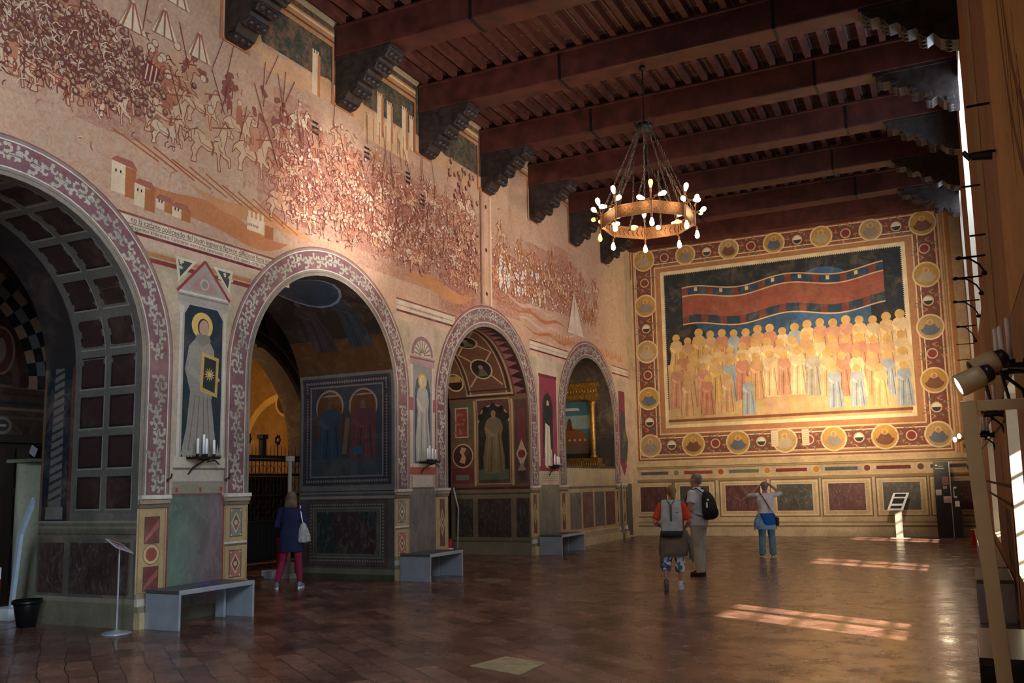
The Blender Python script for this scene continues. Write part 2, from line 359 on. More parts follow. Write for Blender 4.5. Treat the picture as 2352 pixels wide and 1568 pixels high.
# ---- left wall: piers, arches, deep arch reveals
ARCH = [(5.93, 1.83), (11.44, 1.81), (16.94, 1.86), (22.72, 1.78)]; XB = [-11.15, -11.47, -11.5, -11.5]
wl = MB(CREAM)
def leftquad(a, b, c, d): wl.add([(XL, p[0], p[1]) for p in (a, b, c, d)], [(0, 1, 2, 3)], CREAM)
ys = [-6.0]
for yc, r in ARCH: ys += [yc-r, yc+r]
ys += [YF]
for i in range(0, len(ys), 2): leftquad((ys[i], 0), (ys[i+1], 0), (ys[i+1], ZC), (ys[i], ZC))
NA = 32
for (yc, r), xb in zip(ARCH, XB):
    zc = 5.17-r; arc = [(yc-r*math.cos(PI*k/NA), zc+r*math.sin(PI*k/NA)) for k in range(NA+1)]
    for a, b in zip(arc[:-1], arc[1:]): leftquad(a, b, (b[0], ZC), (a[0], ZC))
    prof = [(yc-r, 0)]+arc+[(yc+r, 0)]
    for a, b in zip(prof[:-1], prof[1:]):
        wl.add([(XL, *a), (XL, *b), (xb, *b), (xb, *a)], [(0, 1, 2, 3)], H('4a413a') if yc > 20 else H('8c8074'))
    # wall above and beside the arch on the vestibule side
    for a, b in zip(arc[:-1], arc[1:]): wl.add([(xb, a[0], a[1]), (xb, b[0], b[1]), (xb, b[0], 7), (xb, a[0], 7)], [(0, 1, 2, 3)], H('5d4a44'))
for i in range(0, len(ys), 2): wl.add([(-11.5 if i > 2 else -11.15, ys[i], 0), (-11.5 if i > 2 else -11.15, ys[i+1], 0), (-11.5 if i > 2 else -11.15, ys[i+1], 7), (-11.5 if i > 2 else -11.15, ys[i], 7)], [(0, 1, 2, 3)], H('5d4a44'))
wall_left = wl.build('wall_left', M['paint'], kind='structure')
# plinths under the piers
def plinth(p, y0, y1, col=CREAM2):
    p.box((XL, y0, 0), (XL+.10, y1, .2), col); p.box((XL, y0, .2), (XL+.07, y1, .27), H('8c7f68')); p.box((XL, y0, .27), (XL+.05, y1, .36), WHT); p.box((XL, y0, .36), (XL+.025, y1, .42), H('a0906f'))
pl = MB(); PIERS = [(7.76, 9.63), (13.25, 15.08), (18.8, 20.94), (24.5, 25.35)]
for (a, b) in PIERS:
    w_ = min(.46, (b-a)*.28)
    plinth(pl, a, a+w_); plinth(pl, b-w_, b); pl.box((XL, a+w_, 0), (XL+.02, b-w_, .16), H('5c5d50'))
    for q0, q1 in ((a, a+w_), (b-w_, b)):     # moulding at the top of the dado
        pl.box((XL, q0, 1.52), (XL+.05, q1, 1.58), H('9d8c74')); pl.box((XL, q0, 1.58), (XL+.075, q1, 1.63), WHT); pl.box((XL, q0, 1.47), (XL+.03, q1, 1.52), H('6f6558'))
pl.box((XL, 20.94, 0), (XL+.12, 24.5, .22), CREAM2); pl.box((XL, 20.94, .22), (XL+.08, 24.5, .34), H('a8946f')); pl.box((XL, 20.94, .34), (XL+.05, 24.5, .4), CREAM2)
pl.box((XL-.25, 20.94, 0), (XL, 24.5, 2.1), H('bba983')); pl.box((XL-.28, 20.94, 2.08), (XL+.03, 24.5, 2.13), H('4c453a'))
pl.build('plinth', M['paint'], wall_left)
# ---- battle fresco plaster (grid above the arches)
bt = Paint(onleft()); g = .3; hills = lambda y: 8.5+.07*math.sin(y*2.3)+max(0, 9.9-y)*.3
rr = random.Random(3)
y = -2.0
while y < 26.45:
    z = 4.93; yb = min(y+g, 26.45)
    while z < 9.6:
        zt = 5.25 if z < 5.1 else min(z+g, 9.62)
        ym = (y+yb)/2; zm = (z+zt)/2
        skip = z < 5.1 and any(abs(ym-yc) < 1.05 for yc, r in ARCH)
        if not skip:
            crowd = .1
            for cy, cz, ry, rz in ((6.2, 7.1, 1.5, .8), (3.5, 7.6, 2, 1.4), (7.2, 6.7, 1, .5), (10.6, 6.8, 1.2, 1.1), (13.4, 6.7, 2.4, 1.2), (15.6, 6.3, 1.2, 1.6), (17.8, 6.4, 1.6, .9), (19.6, 6.9, 1.6, .8), (21, 7, 1.4, 1)):
                crowd = max(crowd, 1.25-((ym-cy)/ry)**2-((zm-cz)/rz)**2)
            crowd = max(.06, min(1, crowd))
            if zm > hills(ym) and ym < 16.6: base = H('37463e'); crowd = 0
            elif ym > 16.6: base = H('c6a68c') if crowd < .5 else H('bf967f')
            else: base = tuple(a*(1-crowd)+b*crowd for a, b in zip(H('c4a78d'), H('ad8674')))
            if 24.2 < ym: base = H('c8ad8a')
            bt.rect(y, z, yb, zt, (*base, crowd), 0)
        z = zt
    y = yb
bt.build('battle_fresco', M['battle'], wall_left)
# ---- things drawn on the battle fresco
p = Paint(onleft()); p.seq = True; p.base = .0033; SI, SI2, LT = H('a45f38'), H('b5784c'), H('d9c2a2')
def blob(y0, z0, pts, col, L): p.poly([(y0+a, z0+b) for a, b in pts], col, L)
def ridge(y0, y1, f, th, col, L=1, n=14):
    a = [(y0+(y1-y0)*k/n) for k in range(n+1)]
    for u, v in zip(a[:-1], a[1:]):
        p.poly([(u, f(u)), (v, f(v)), (v, f(v)-th*(1.0-abs((v-y0)/(y1-y0)*2-1)**2)), (u, f(u)-th*(1-abs((u-y0)/(y1-y0)*2-1)**2))], col, L)
# skyline with castles
for k in range(26):
    yy = 5+k*.45
    if yy > 16.3: break
    zz = hills(yy)
    p.poly([(yy-.3, zz-.3), (yy-.22, zz+.03), (yy, zz+.1*rr.random()), (yy+.2, zz+.02), (yy+.3, zz-.3)], H('c9a07a'), 1)
for yy in (8.1, 9.0, 10.9, 12.7, 13.0, 13.5, 13.75):
    zz = hills(yy)-.1; h_ = .35+.25*rr.random()
    p.rect(yy, zz-.2, yy+.13, zz+h_, LT, 3); p.rect(yy+.13, zz-.2, yy+.2, zz+h_, SI2, 3)
    for q in (0, .06, .12): p.rect(yy+q, zz+h_, yy+q+.035, zz+h_+.06, LT, 3)
p.rect(12.3, 7.95, 13.7, 8.42, H('cfae88'), 2); 
for q in range(9): p.rect(12.3+q*.16, 8.42, 12.38+q*.16, 8.5, H('cfae88'), 2)
for q in range(7): p.line([(12.4+q*.19, 7.97), (12.4+q*.19, 8.4)], .02, SI, 3)
# low hills over the border
ridge(7.6, 10.4, lambda u: 5.75-.25*(u-7.6)/2.8+.08*math.sin(u*3), .35, H('b9794f'), 1)
ridge(8.4, 11.0, lambda u: 5.95-.3*(u-8.4)/2.6+.1*math.sin(u*2), .22, H('c08a5e'), 2)
ridge(13.6, 16.2, lambda u: 5.75-.08*math.sin(u*2.5), .3, H('bb8258'), 1)
for k in range(5): ridge(17.6+k*.3, 20.5+k*.8, lambda u, k=k: 6.05-.2*k+.06*math.sin(u*4+k), .1, H('b8744f') if k % 2 else H('d0a890'), 1)
for k in range(26): p.poly([(20.2+k*.2, 5.35+.06*(k % 3)), (20.3+k*.2, 5.6+.05*(k % 2)), (20.4+k*.2, 5.35)], H('c08660'), 1)
for q in range(10): p.line([(7.2+q*.3, 6.2-.03*q+.02*(q % 3)), (7.9+q*.3, 6.0-.035*q)], .025, SI, 2)
# little houses and a walled town
for yy, zz, w_, h_ in ((7.2, 5.4, .2, .4), (7.54, 5.31, .16, .3), (7.88, 5.37, .13, .13), (8.14, 5.33, .15, .14)):
    p.rect(yy, zz, yy+w_, zz+h_, LT, 3); p.rect(yy+w_, zz-.02, yy+w_+.16, zz+h_-.03, H('a8683f'), 3)
    p.poly([(yy-.02, zz+h_), (yy+w_+.18, zz+h_-.03), (yy+w_+.1, zz+h_+.07), (yy+.06, zz+h_+.07)], H('a06050'), 3)
    for q in (.25, .6): p.rect(yy+w_*q, zz+h_*.65, yy+w_*q+.022, zz+h_*.65+.04, H('3c2c28'), 4)
p.rect(9.5, 5.5, 9.86, 5.7, LT, 3); p.rect(9.86, 5.46, 10.05, 5.66, H('a8683f'), 3)
for q in range(4): p.rect(9.52+q*.09, 5.7, 9.57+q*.09, 5.8, LT, 3)
for q in range(3): p.rect(9.87+q*.06, 5.66, 9.9+q*.06, 5.73, H('c2946c'), 3)
# trees
for k in range(22):
    yy, zz = 8.3+rr.random()*2.4, 6.95+rr.random()*.6
    p.line([(yy, zz), (yy+.02, zz+.2)], .02, H('7a3f38'), 2)
    for q in range(4): p.disc(yy+rr.uniform(-.09, .09), zz+.22+rr.uniform(-.04, .07), .05, H('8a5348'), 2, 7)
for k in range(70):   # dark vine leaves by the vertical strip
    yy = 15.1+rr.random()*1.35; zz = 6.6+rr.random()*1.9
    if yy < 15.1+(8.4-zz)*.25: continue
    p.disc(yy, zz, .05+.03*rr.random(), H('6f3a3c'), 1, 6); p.disc(yy+.05, zz+.05, .045, H('b89274'), 2, 7, ry=.06)
# horses with riders (simple outline drawings), crowds of helmets, lances
HORSE = [(-.44, .0), (-.4, .14), (-.44, .24), (-.36, .38), (-.5, .44), (-.6, .3), (-.56, .48), (-.44, .6), (-.3, .66), (-.12, .61), (.06, .6), (.2, .68), (.27, .84), (.33, .96), (.38, 1.03), (.42, .96), (.52, .88), (.6, .8), (.57, .74), (.47, .78), (.42, .76), (.4, .64), (.36, .5), (.4, .38), (.52, .34), (.53, .16), (.48, .14), (.46, .28), (.34, .3), (.27, .36), (.25, .18), (.28, .0), (.22, .0), (.2, .18), (.17, .34), (-.05, .31), (-.2, .36), (-.27, .26), (-.32, .14), (-.3, .02), (-.36, .0)]
def horse(yy, zz, s_, fl, body, ln):
    P_ = [(yy+fl*a*s_, zz+b*s_) for a, b in HORSE]
    p.poly(P_, body, 3); p.line(P_, .012*s_+.006, ln, 4, True)
    p.line([(yy+fl*(-.3)*s_, zz+.6*s_), (yy-fl*.22*s_, zz+.42*s_), (yy+fl*.1*s_, zz+.36*s_)], .01*s_+.004, ln, 4); p.line([(yy+fl*.24*s_, zz+.7*s_), (yy+fl*.3*s_, zz+.5*s_)], .01*s_+.004, ln, 4); p.line([(yy, zz+.6*s_), (yy+fl*.1*s_, zz+.42*s_), (yy+fl*.06*s_, zz+.26*s_)], .05*s_, ln, 4)
    p.poly([(yy-fl*.12*s_, zz+.5*s_), (yy-fl*.1*s_, zz+1.0*s_), (yy, zz+1.08*s_), (yy+fl*.1*s_, zz+.98*s_), (yy+fl*.12*s_, zz+.55*s_)], rr.choice([H('b0745a'), H('bd8666'), H('a86a52'), H('c49a7a')]), 4)
    p.disc(yy, zz+1.14*s_, .09*s_, H('cdb59b'), 4, 10); p.ring(yy, zz+1.14*s_, .08*s_, .1*s_, ln, 5, 10)
    p.line([(yy+fl*.05*s_, zz+.8*s_), (yy+fl*.5*s_, zz+.95*s_)], .03*s_, ln, 5)
for k in range(46):
    horse(rr.uniform(4.8, 8.2), rr.uniform(6.2, 7.0), rr.uniform(.42, .75), 1, rr.choice([H('c9a98a'), H('b98c6c'), H('cfb497')]), H('8a4c3a'))
for yy, zz, s_ in ((8.0, 6.35, .8), (8.75, 6.2, .75), (9.6, 6.35, .72), (8.6, 6.75, .62), (9.3, 6.75, .55)): horse(yy, zz, s_, 1, H('cbab8b'), H('97583f'))
for k in range(90):
    horse(rr.uniform(10.0, 16.2), rr.uniform(5.75, 7.4), rr.uniform(.3, .52), rr.choice((1, -1)), rr.choice([H('d6c0a4'), H('bf8f70'), H('c7a080')]), H('8c4c40'))
for k in range(46):
    horse(rr.uniform(17.2, 23.4), rr.uniform(6.0, 7.3), rr.uniform(.3, .5), -1, rr.choice([H('d2b494'), H('c48f68')]), H('a05c40'))
for k in range(800):
    cy, cz = rr.choice(((5.8, 7.35), (6.5, 7.15), (5.2, 7.5), (7.2, 6.95), (6.2, 7.0), (6.8, 7.05)))
    yy, zz = rr.gauss(cy, .4), rr.gauss(cz, .2)
    p.disc(yy, zz, .05, H('6b3e36'), 2, 8); p.disc(yy, zz+.012, .027, rr.choice([H('a88a74'), H('94705e'), H('9c7a50'), H('b39c84')]), 3, 8)
for k in range(420):
    yy, zz = rr.uniform(10.4, 16.3), rr.uniform(6.0, 7.9)
    if rr.random() < (zz-6.8)*.8: continue
    p.disc(yy, zz, .045, H('92524a'), 2, 7); p.disc(yy, zz+.01, .03, rr.choice([H('d8c3a8'), H('c79d80')]), 3, 7)
for k in range(200):
    yy, zz = rr.uniform(17, 22.4), rr.uniform(6.1, 7.3); p.disc(yy, zz, .05, H('a45e40'), 2, 7); p.disc(yy, zz+.01, .034, rr.choice([H('e0d2bc'), H('d0a884')]), 3, 7)
for k in range(2600):
    r_ = rr.random()
    if r_ < .25: yy, zz, c = rr.gauss(6.3, .8), rr.gauss(7.0, .35), '6f4036'
    elif r_ < .75: yy, zz, c = rr.uniform(10.2, 16.4), rr.gauss(6.6, .5), '8c4a40'
    elif r_ < .9: yy, zz, c = rr.uniform(17, 23.5), rr.gauss(6.6, .4), 'a05e44'
    else: yy, zz, c = rr.uniform(5, 25), rr.uniform(5.8, 8.2), 'a87052'
    if zz < 5.7 or any((yy-yc_)**2+(zz-5.17+r0)**2 < (r0+.55)**2 for yc_, r0 in ARCH): continue
    an = rr.uniform(0, PI); l = rr.uniform(.05, .16); mx, my = l*math.cos(an), l*math.sin(an)
    p.line([(yy, zz), (yy+mx*.5-my*.2, zz+my*.5+mx*.2), (yy+mx, zz+my)], .012, H(c) if k % 3 else H('d2b9a0'), 4)
for k in range(60):
    yy, zz = rr.uniform(4.5, 16.4), rr.uniform(6.4, 7.9); p.line([(yy, zz), (yy+rr.uniform(-.3, .3), zz+.6)], .014, H('7d4238'), 4)
for k in range(40):      # shields and white pennants
    yy, zz = rr.uniform(17.3, 19.8), rr.uniform(6.15, 6.9); p.disc(yy, zz, .05, H('e4dacb'), 5, 9, ry=.085); p.disc(yy, zz, .018, H('5c3030'), 6, 6)
for yy, zz in ((12.3, 7.55), (14.1, 7.2), (13.6, 7.5), (10.9, 7.5)):
    for q in range(3): p.rect(yy, zz+q*.09, yy+.14, zz+q*.09+.04, H('2c2626'), 5)
p.poly([(7.6, 7.0), (7.8, 7.08), (7.86, 7.26), (7.68, 7.3), (7.56, 7.18)], H('6e2b30'), 5)
for q in range(3): p.line([(7.62+q*.07, 7.03), (7.66+q*.07, 7.26)], .02, LT, 6)
for yy, zz in ((7.9, 7.75), (7.4, 7.6), (8.5, 7.7), (8.1, 8.3)):     # tents
    p.poly([(yy-.2, zz), (yy, zz+.42), (yy+.22, zz)], H('d8c4a6'), 3)
    for q in (-.1, 0, .1): p.line([(yy+q*1.5, zz), (yy+q*.2, zz+.38)], .03, H('9a6048'), 4)
p.poly([(21.2, 5.7), (21.7, 6.9), (22.3, 5.7)], H('dcc9b4'), 3); p.line([(21.7, 6.9), (21.7, 5.7)], .02, SI, 4)
# vertical framing strip between the two battle scenes
p.rect(16.5, 5.64, 17.0, 8.3, H('b78f74'), 2); p.rect(16.5, 5.64, 16.56, 8.3, H('8d6a58'), 3); p.rect(16.94, 5.64, 17.0, 8.3, H('d8c0a2'), 3); p.rect(16.66, 5.64, 16.84, 8.3, H('c39f83'), 3)
for q in (5.9, 6.9, 7.9): p.disc(16.75, q, .05, H('3f3636'), 4, 8)
# orange-edged cornice band below the ceiling, between the corbels
for k in range(12):
    a = 3.9+k*2.51; p.rect(a-2.05+.0, 9.22, a-.0, 9.5, H('b6895e'), 4); p.rect(a-2.05, 9.3, a, 9.34, H('6f4636'), 5); p.rect(a-2.05, 9.42, a, 9.46, H('e0c9a0'), 5); p.rect(a-.05, 8.25, a, 9.3, H('b5764c'), 5)
    p.disc(a-1.6, 9.39, .05, H('3a302c'), 6, 8); p.rect(a-.05, 8.2, a+.55, 8.25, H('b5764c'), 5)
p.build('battle_drawing', M['paint_clean'], wall_left)
# ---- inscription band
def bands(P, y0, y1, red=True):
    P.rect(y0, 4.79, y1, 5.2, H('c9ab94'), 2); P.rect(y0, 4.93, y1, 4.97, H('6f2e36'), 3); P.rect(y0, 5.16, y1, 5.19, H('8a4a42'), 3)
    P.rect(y0, 5.05, y1, 5.06, H('8a5a52'), 3); P.rect(y0, 4.98, y1, 5.15, H('d6c6ae'), 2.5)
ins = Paint(onleft())
bands(ins, 7.2, 10.42)
bands(ins, 13.3, 15.4); bands(ins, 18.9, 21.2); bands(ins, 24.5, 25.9)
ins.rect(7.7, 4.7, 9.6, 4.76, H('b57a4c'), 3); ins.rect(7.7, 4.62, 9.6, 4.68, H('8b3b34'), 3)
ins.build('inscription_band', M['paint'], wall_left)
text_mesh('no la catlano pollicendo del buon ingniero facento difficione finca uor nonulla roi', .115, onleft(), 7.5, 5.072, H('3a2a28'), .78, parent=wall_left)
text_mesh('dugento trecento canmino vercena senniese: nou alle queta citta ua di serie rai', .075, onleft(), 7.5, 4.99, H('4a3834'), 1.15, parent=wall_left)
text_mesh('battlementalno altino ternipestla di siena', .1, onleft(), 13.75, 5.03, H('5a4a42'), .72, parent=wall_left)
text_mesh('asina longa', .075, onleft(), 9.5, 5.57, H('3a2a28'), .7, parent=wall_left, L=5)
# ---- arch borders: grey moulding, rose band with pale foliage, white and dark edge lines
def arch_border(yc, r, left=True, right=True, zb=1.63, edge=H('8a5a58'), zstop=4.93):
    P = Paint(onleft()); zc = 5.17-r; W = .47
    bd = [(0, .09, H('857c72'), 5), (.045, .055, H('5e564f'), 6), (.09, .105, H('cfc5b4'), 6), (.105, .4, PURP, 5), (.4, .415, H('d8ccb8'), 6), (.415, .45, H('8c7d74'), 5), (.45, W, edge, 5)]
    for a, b, c, L in bd:
        P.ring(yc, zc, r+a, r+b, c, L, 40, 0, PI)
        if left: P.rect(yc-r-b, zb, yc-r-a, zc, c, L)
        if right: P.rect(yc+r+a, zb, yc+r+b, zc, c, L)
    n = int((zc-zb)/.3); rm = r+.25
    def mot(u, v, ang):
        c = rr.choice([H('a9a595'), H('b4ad9e'), H('9b9889')])
        ca, sa = math.cos(ang), math.sin(ang)
        for (a, b, s_, t, fl) in () if True else ((-.1, -.1, .15, .9, 1), (-.02, -.13, .13, .2, 1), (.04, -.06, .12, -.5, 1), (-.04, .0, .13, 1.9, -1), (.08, .05, .1, .8, 1), (-.1, .06, .09, 1.2, -1)):
            P.leaf(u+a*ca-b*sa, v+a*sa+b*ca, s_, ang+t, c, 6.5, fl)
        sg = 1 if int(v*37) % 2 else -1
        for (a, b, t0) in ((-.03, -.11, .3), (.04, -.03, 1.6), (-.06, .04, 2.6), (.05, .1, .9)):
            for q in range(6):
                rad = .062-.008*q; an = t0+q*.75; x_, y_ = sg*(a+rad*math.cos(an)), b+rad*math.sin(an)
                P.disc(u+x_*ca-y_*sa, v+x_*sa+y_*ca, .027-.0025*q, c, 6.4+.1*(q % 3), 7)
            x_, y_ = sg*(a-.03), b+.055; P.leaf(u+x_*ca-y_*sa, v+x_*sa+y_*ca, .07, ang+t0, c, 6.8, sg)
        P.line([(u-.12*-sa, v-.12*ca), (u+.1*-sa+.03, v+.1*ca)], .012, H('6b6a5c'), 7)
        P.disc(u+.09*ca, v+.09*sa, .028, H('8a4a48'), 6.2, 7)
    for k in range(n):
        if right: mot(yc+rm, zb+.16+k*.3, 0)
        if left: mot(yc-rm, zb+.16+k*.3, 0)
    na = int(PI*rm/.3)
    for k in range(na):
        a = PI*(k+.5)/na; mot(yc+rm*math.cos(a), zc+rm*math.sin(a), a)
    o = P.build('arch_border', M['paint'], wall_left)
arch_border(*ARCH[0], left=True); arch_border(*ARCH[1]); arch_border(*ARCH[2], edge=H('8c3c3e')); arch_border(*ARCH[3], edge=H('8c3c3e'))
# ---- painted pier faces
def pilaster(P, a, b, kind):
    P.rect(a, .4, b, 1.5, H('b79d70'), 2); P.frame(a+.01, .42, b-.01, 1.48, .012, H('8f7a55'), 3)
    m_ = (a+b)/2; w_ = (b-a)*.27
    if kind == 0:
        for z0, z1 in ((1.02, 1.36), (.44, .74)):
            P.rect(m_-w_, z0, m_+w_, z1, H('7a4442'), 3.2); P.poly([(m_-w_, z0+.05), (m_+w_, z1-.02), (m_+w_, z1-.12), (m_-w_, z0)], H('a8625c'), 3.6); P.frame(m_-w_, z0, m_+w_, z1, .012, H('5d4c40'), 4)
        P.ring(m_, .89, .085, .12, H('d0b684'), 4, 20); P.ring(m_, .89, .12, .13, H('6f6048'), 4, 20); P.disc(m_, .89, .085, H('9c4a40'), 4)
    elif kind == 1:
        for z0, z1, c in ((1.02, 1.42, H('85837a')), (.46, .84, H('b0705c'))):
            P.rect(m_-w_, z0, m_+w_, z1, H('5c564c'), 3); P.rect(m_-w_+.015, z0+.015, m_+w_-.015, z1-.015, c, 3.5)
            P.poly([(m_, z0+.05), (m_+w_*.75, (z0+z1)/2), (m_, z1-.05), (m_-w_*.75, (z0+z1)/2)], H('d2c0a0'), 4); P.poly([(m_, z0+.08), (m_+w_*.58, (z0+z1)/2), (m_, z1-.08), (m_-w_*.58, (z0+z1)/2)], H('7a5048'), 4.6)
            P.disc(m_, (z0+z1)/2, .035, H('c8b48c'), 5, 10)
            for q in (m_-w_+.03, m_+w_-.03):
                for z_ in (z0+.03, z1-.03): P.disc(q, z_, .012, H('e0d8c8'), 5, 6)
        P.rect(a, .9, b, .93, H('6b5f4e'), 4); P.rect(a, .93, b, .96, WHT, 4)
    else:
        P.rect(m_-w_*.8, .5, m_+w_*.8, 1.42, H('6e4440'), 3); z_ = .96
        for s_, c in ((.2, H('c7a468')), (.14, H('5d6452')), (.08, H('d2b486')), (.04, H('6e3c38'))):
            P.poly([(m_, z_-s_*1.35), (m_+w_*.9*s_/.2, z_), (m_, z_+s_*1.35), (m_-w_*.9*s_/.2, z_)], c, 3.4+.25/s_/10)
for i, (a, b) in enumerate(PIERS):
    P = Paint(onleft()); w_ = .46 if i < 3 else .3
    P.rect(a, .02, b, 4.93, CREAM, 0)
    pilaster(P, a+.01, a+w_-.02, (0, 1, 2, 2)[i]); 
    pilaster(P, b-w_+.02, b-.01, (1, 2, 2, 2)[i])
    P.build('painted_pier_face', M['paint'], wall_left)
    Q = Paint(onleft()); c_ = [H('5c5a56'), H('67605a'), H('6f6a5c'), H('55554e')][i]
    m0, m1 = a+w_, b-w_
    Q.poly([(m0, .14), (m1, .14), (m1, 1.5), (m1-.06, 1.64), (m0+.06, 1.64), (m0, 1.5)], c_, 3)
    if i == 0:
        c0, c1 = H('5f7468'), H('6f5c60')
        for q in range(30):
            f_ = q/30; uu = m0+(m1-m0)*f_; t_ = min(1, max(0, (f_-.15)*1.6)); sl = .3*(1-abs(2*f_-1))
            Q.poly([(max(m0, uu-sl*.5), .14), (max(m0, uu+.04-sl*.5), .14), (min(m1, uu+.04+sl*.5), 1.6), (min(m1, uu+sl*.5), 1.6)], tuple(a_*(1-t_)+b_*t_ for a_, b_ in zip(c0, c1)), 3.5)
    Q.build('painted_marble_panel', M['marble'], wall_left)
    if i == 0:
        e = Paint(onleft()); e.line([(m0, .2), (m0, 1.5), (m0+.06, 1.64), (m1-.06, 1.64), (m1, 1.5), (m1, .2)], .025, H('8e3f38'), 5); e.build('panel_edge', M['paint'], wall_left)
# pier 1: monk in grey habit inside a pedimented frame
P = Paint(onleft()); a, b = 8.28, 9.17
P.rect(a, 1.63, b, 4.82, H('b3a48e'), 3)
P.rect(a+.02, 2.1, b-.02, 4.2, H('aaa294'), 3.5); P.poly([(a+.12, 2.12), (b-.1, 2.12), (b-.1, 4.05), (b-.2, 4.18), (a+.2, 4.18), (a+.12, 4.05)], H('24333c'), 4)
for q in (a+.05, b-.07): P.rect(q-.01, 2.1, q+.035, 4.1, H('c6beae'), 5); P.rect(q-.03, 4.05, q+.06, 4.16, H('bdb4a4'), 5)
P.rect(a-.0, 4.2, b, 4.33, H('a39890'), 5); P.rect(a, 4.29, b, 4.31, H('7f756e'), 6); P.rect(a, 4.33, b, 4.36, H('cdc3b5'), 6)
P.poly([(a+.02, 4.36), (b-.02, 4.36), ((a+b)/2, 4.8)], H('a0968e'), 5); P.poly([(a+.18, 4.4), (b-.18, 4.4), ((a+b)/2, 4.68)], H('a98480'), 6); P.disc((a+b)/2, 4.5, .08, H('b5aca2'), 7, 16); P.disc((a+b)/2, 4.5, .055, H('8b847c'), 7.5, 16)
P.line([(a-.02, 4.34), ((a+b)/2, 4.83), (b+.02, 4.34)], .04, H('8f3c38'), 7.5)
for sgn, x0 in ((1, a-.05), (-1, b+.05)):
    P.poly([(x0-.02*sgn, 4.8), (x0+.36*sgn, 4.8), (x0+.04*sgn, 4.46)], H('cfc4ae'), 6); P.poly([(x0+.03*sgn, 4.76), (x0+.27*sgn, 4.76), (x0+.07*sgn, 4.53)], H('3f4a44'), 7)
    for q in range(4): P.leaf(x0+(.05+.04*q)*sgn, 4.7-.02*q, .08, 1.2*q, H('cfc7a8'), 8, sgn)
m_ = (a+b)/2+.0
P.poly([(m_-.33, 2.15), (m_-.25, 2.5), (m_-.2, 3.0), (m_-.3, 3.3), (m_-.24, 3.62), (m_-.1, 3.76), (m_+.08, 3.76), (m_+.2, 3.6), (m_+.22, 3.2), (m_+.17, 2.9), (m_+.25, 2.4), (m_+.3, 2.15)], H('8d867c'), 5)
for t in (-.16, -.06, .04, .13): P.line([(m_+t*.7, 2.95), (m_+t*1.3, 2.2)], .016, H('6f6860'), 6)
P.disc(m_-.02, 3.92, .185, H('cfae62'), 5, 28); P.disc(m_, 3.9, .1, H('2c3236'), 5.5, 18, ry=.125); P.disc(m_+.01, 3.89, .085, H('b2917e'), 6, 18, ry=.115)
P.poly([(m_-.14, 3.74), (m_-.02, 3.62), (m_+.14, 3.72), (m_+.1, 3.8), (m_-.1, 3.8)], H('7d766c'), 6.5)
P.poly([(m_-.28, 3.28), (m_-.04, 3.12), (m_-.02, 3.2), (m_-.22, 3.4)], H('979086'), 6.5)
P.poly([(m_-.02, 3.56), (m_+.29, 3.5), (m_+.27, 2.95), (m_-.04, 3.02)], H('b79a5a'), 7); P.poly([(m_+.03, 3.5), (m_+.24, 3.46), (m_+.225, 3.01), (m_+.01, 3.07)], H('2c3130'), 8)
for k in range(12):
    an = k*PI/6; cx, cz = m_+.125, 3.26; P.poly([(cx+.05*math.cos(an-.2), cz+.05*math.sin(an-.2)), (cx+.1*math.cos(an), cz+.1*math.sin(an)), (cx+.05*math.cos(an+.2), cz+.05*math.sin(an+.2))], H('c9ab62'), 8.5)
P.disc(m_+.125, 3.26, .055, H('c9ab62'), 8.6, 16); P.ring(m_+.125, 3.26, .038, .046, H('3a3630'), 9.2, 16)
P.disc(m_-.03, 3.22, .03, SKIN, 9, 8); P.disc(m_+.28, 3.2, .03, SKIN, 9, 8)
for k in range(15): P.poly([(a+.14+k*.045, 2.12), (a+.16+k*.045, 2.2+.12*abs(math.cos(k*.22))), (a+.2+k*.045, 2.12)], H('9c9684'), 5.5)
P.rect(a, 1.98, b, 2.12, H('c3b8a2'), 5); P.rect(a, 1.95, b, 1.98, H('6e665c'), 6); P.rect(a+.04, 1.8, b-.04, 1.95, H('b3a998'), 5); P.rect(a, 1.74, b, 1.8, H('8f867a'), 5)
P.rect(a, 1.64, b, 1.74, H('8b8672'), 5)
for q in (a+.05, (a+b)/2, b-.08): P.rect(q, 1.66, q+.04, 1.72, H('a03f38'), 6)
P.build('saint_painting', M['paint_clean'], wall_left, label='grey-habited monk holding a framed tablet')
# pier 2: pale figure under a shell niche
P = Paint(onleft()); a, b = 13.74, 14.6; m_ = (a+b)/2
P.rect(a, 1.63, b, 4.78, H('c0a894'), 3); P.rect(a+.1, 2.05, b-.1, 4.0, H('8c8a86'), 4)
P.poly([(a+.16, 2.1), (b-.16, 2.1), (b-.16, 3.45), (b-.22, 3.7), (m_, 3.85), (a+.22, 3.7), (a+.16, 3.45)], H('4a5660'), 4.6)
for q in (a+.04, b-.1): P.rect(q, 2.05, q+.06, 4.0, H('c6b8a8'), 5)
P.rect(a, 3.98, b, 4.16, H('a88a86'), 5); P.rect(a, 4.1, b, 4.13, H('7b5b5c'), 6)
P.disc(m_, 4.18, .38, H('8c6c70'), 5, 24, a0=0, a1=PI); P.disc(m_, 4.18, .3, H('c0ae9c'), 6, 24, a0=0, a1=PI)
for k in range(9): an = PI*(k+.5)/9; P.line([(m_+.06*math.cos(an), 4.18+.06*math.sin(an)), (m_+.29*math.cos(an), 4.18+.29*math.sin(an))], .02, H('5c544a'), 7)
P.figure(m_, 2.14, 1.72, H('a8a49a'), 6, True, H('c4a890'), .9, hood=H('ccc2b0'))
for q in (a-.03, b-.07): P.rect(q, 3.1, q+.14, 3.35, H('9c5b62'), 6)
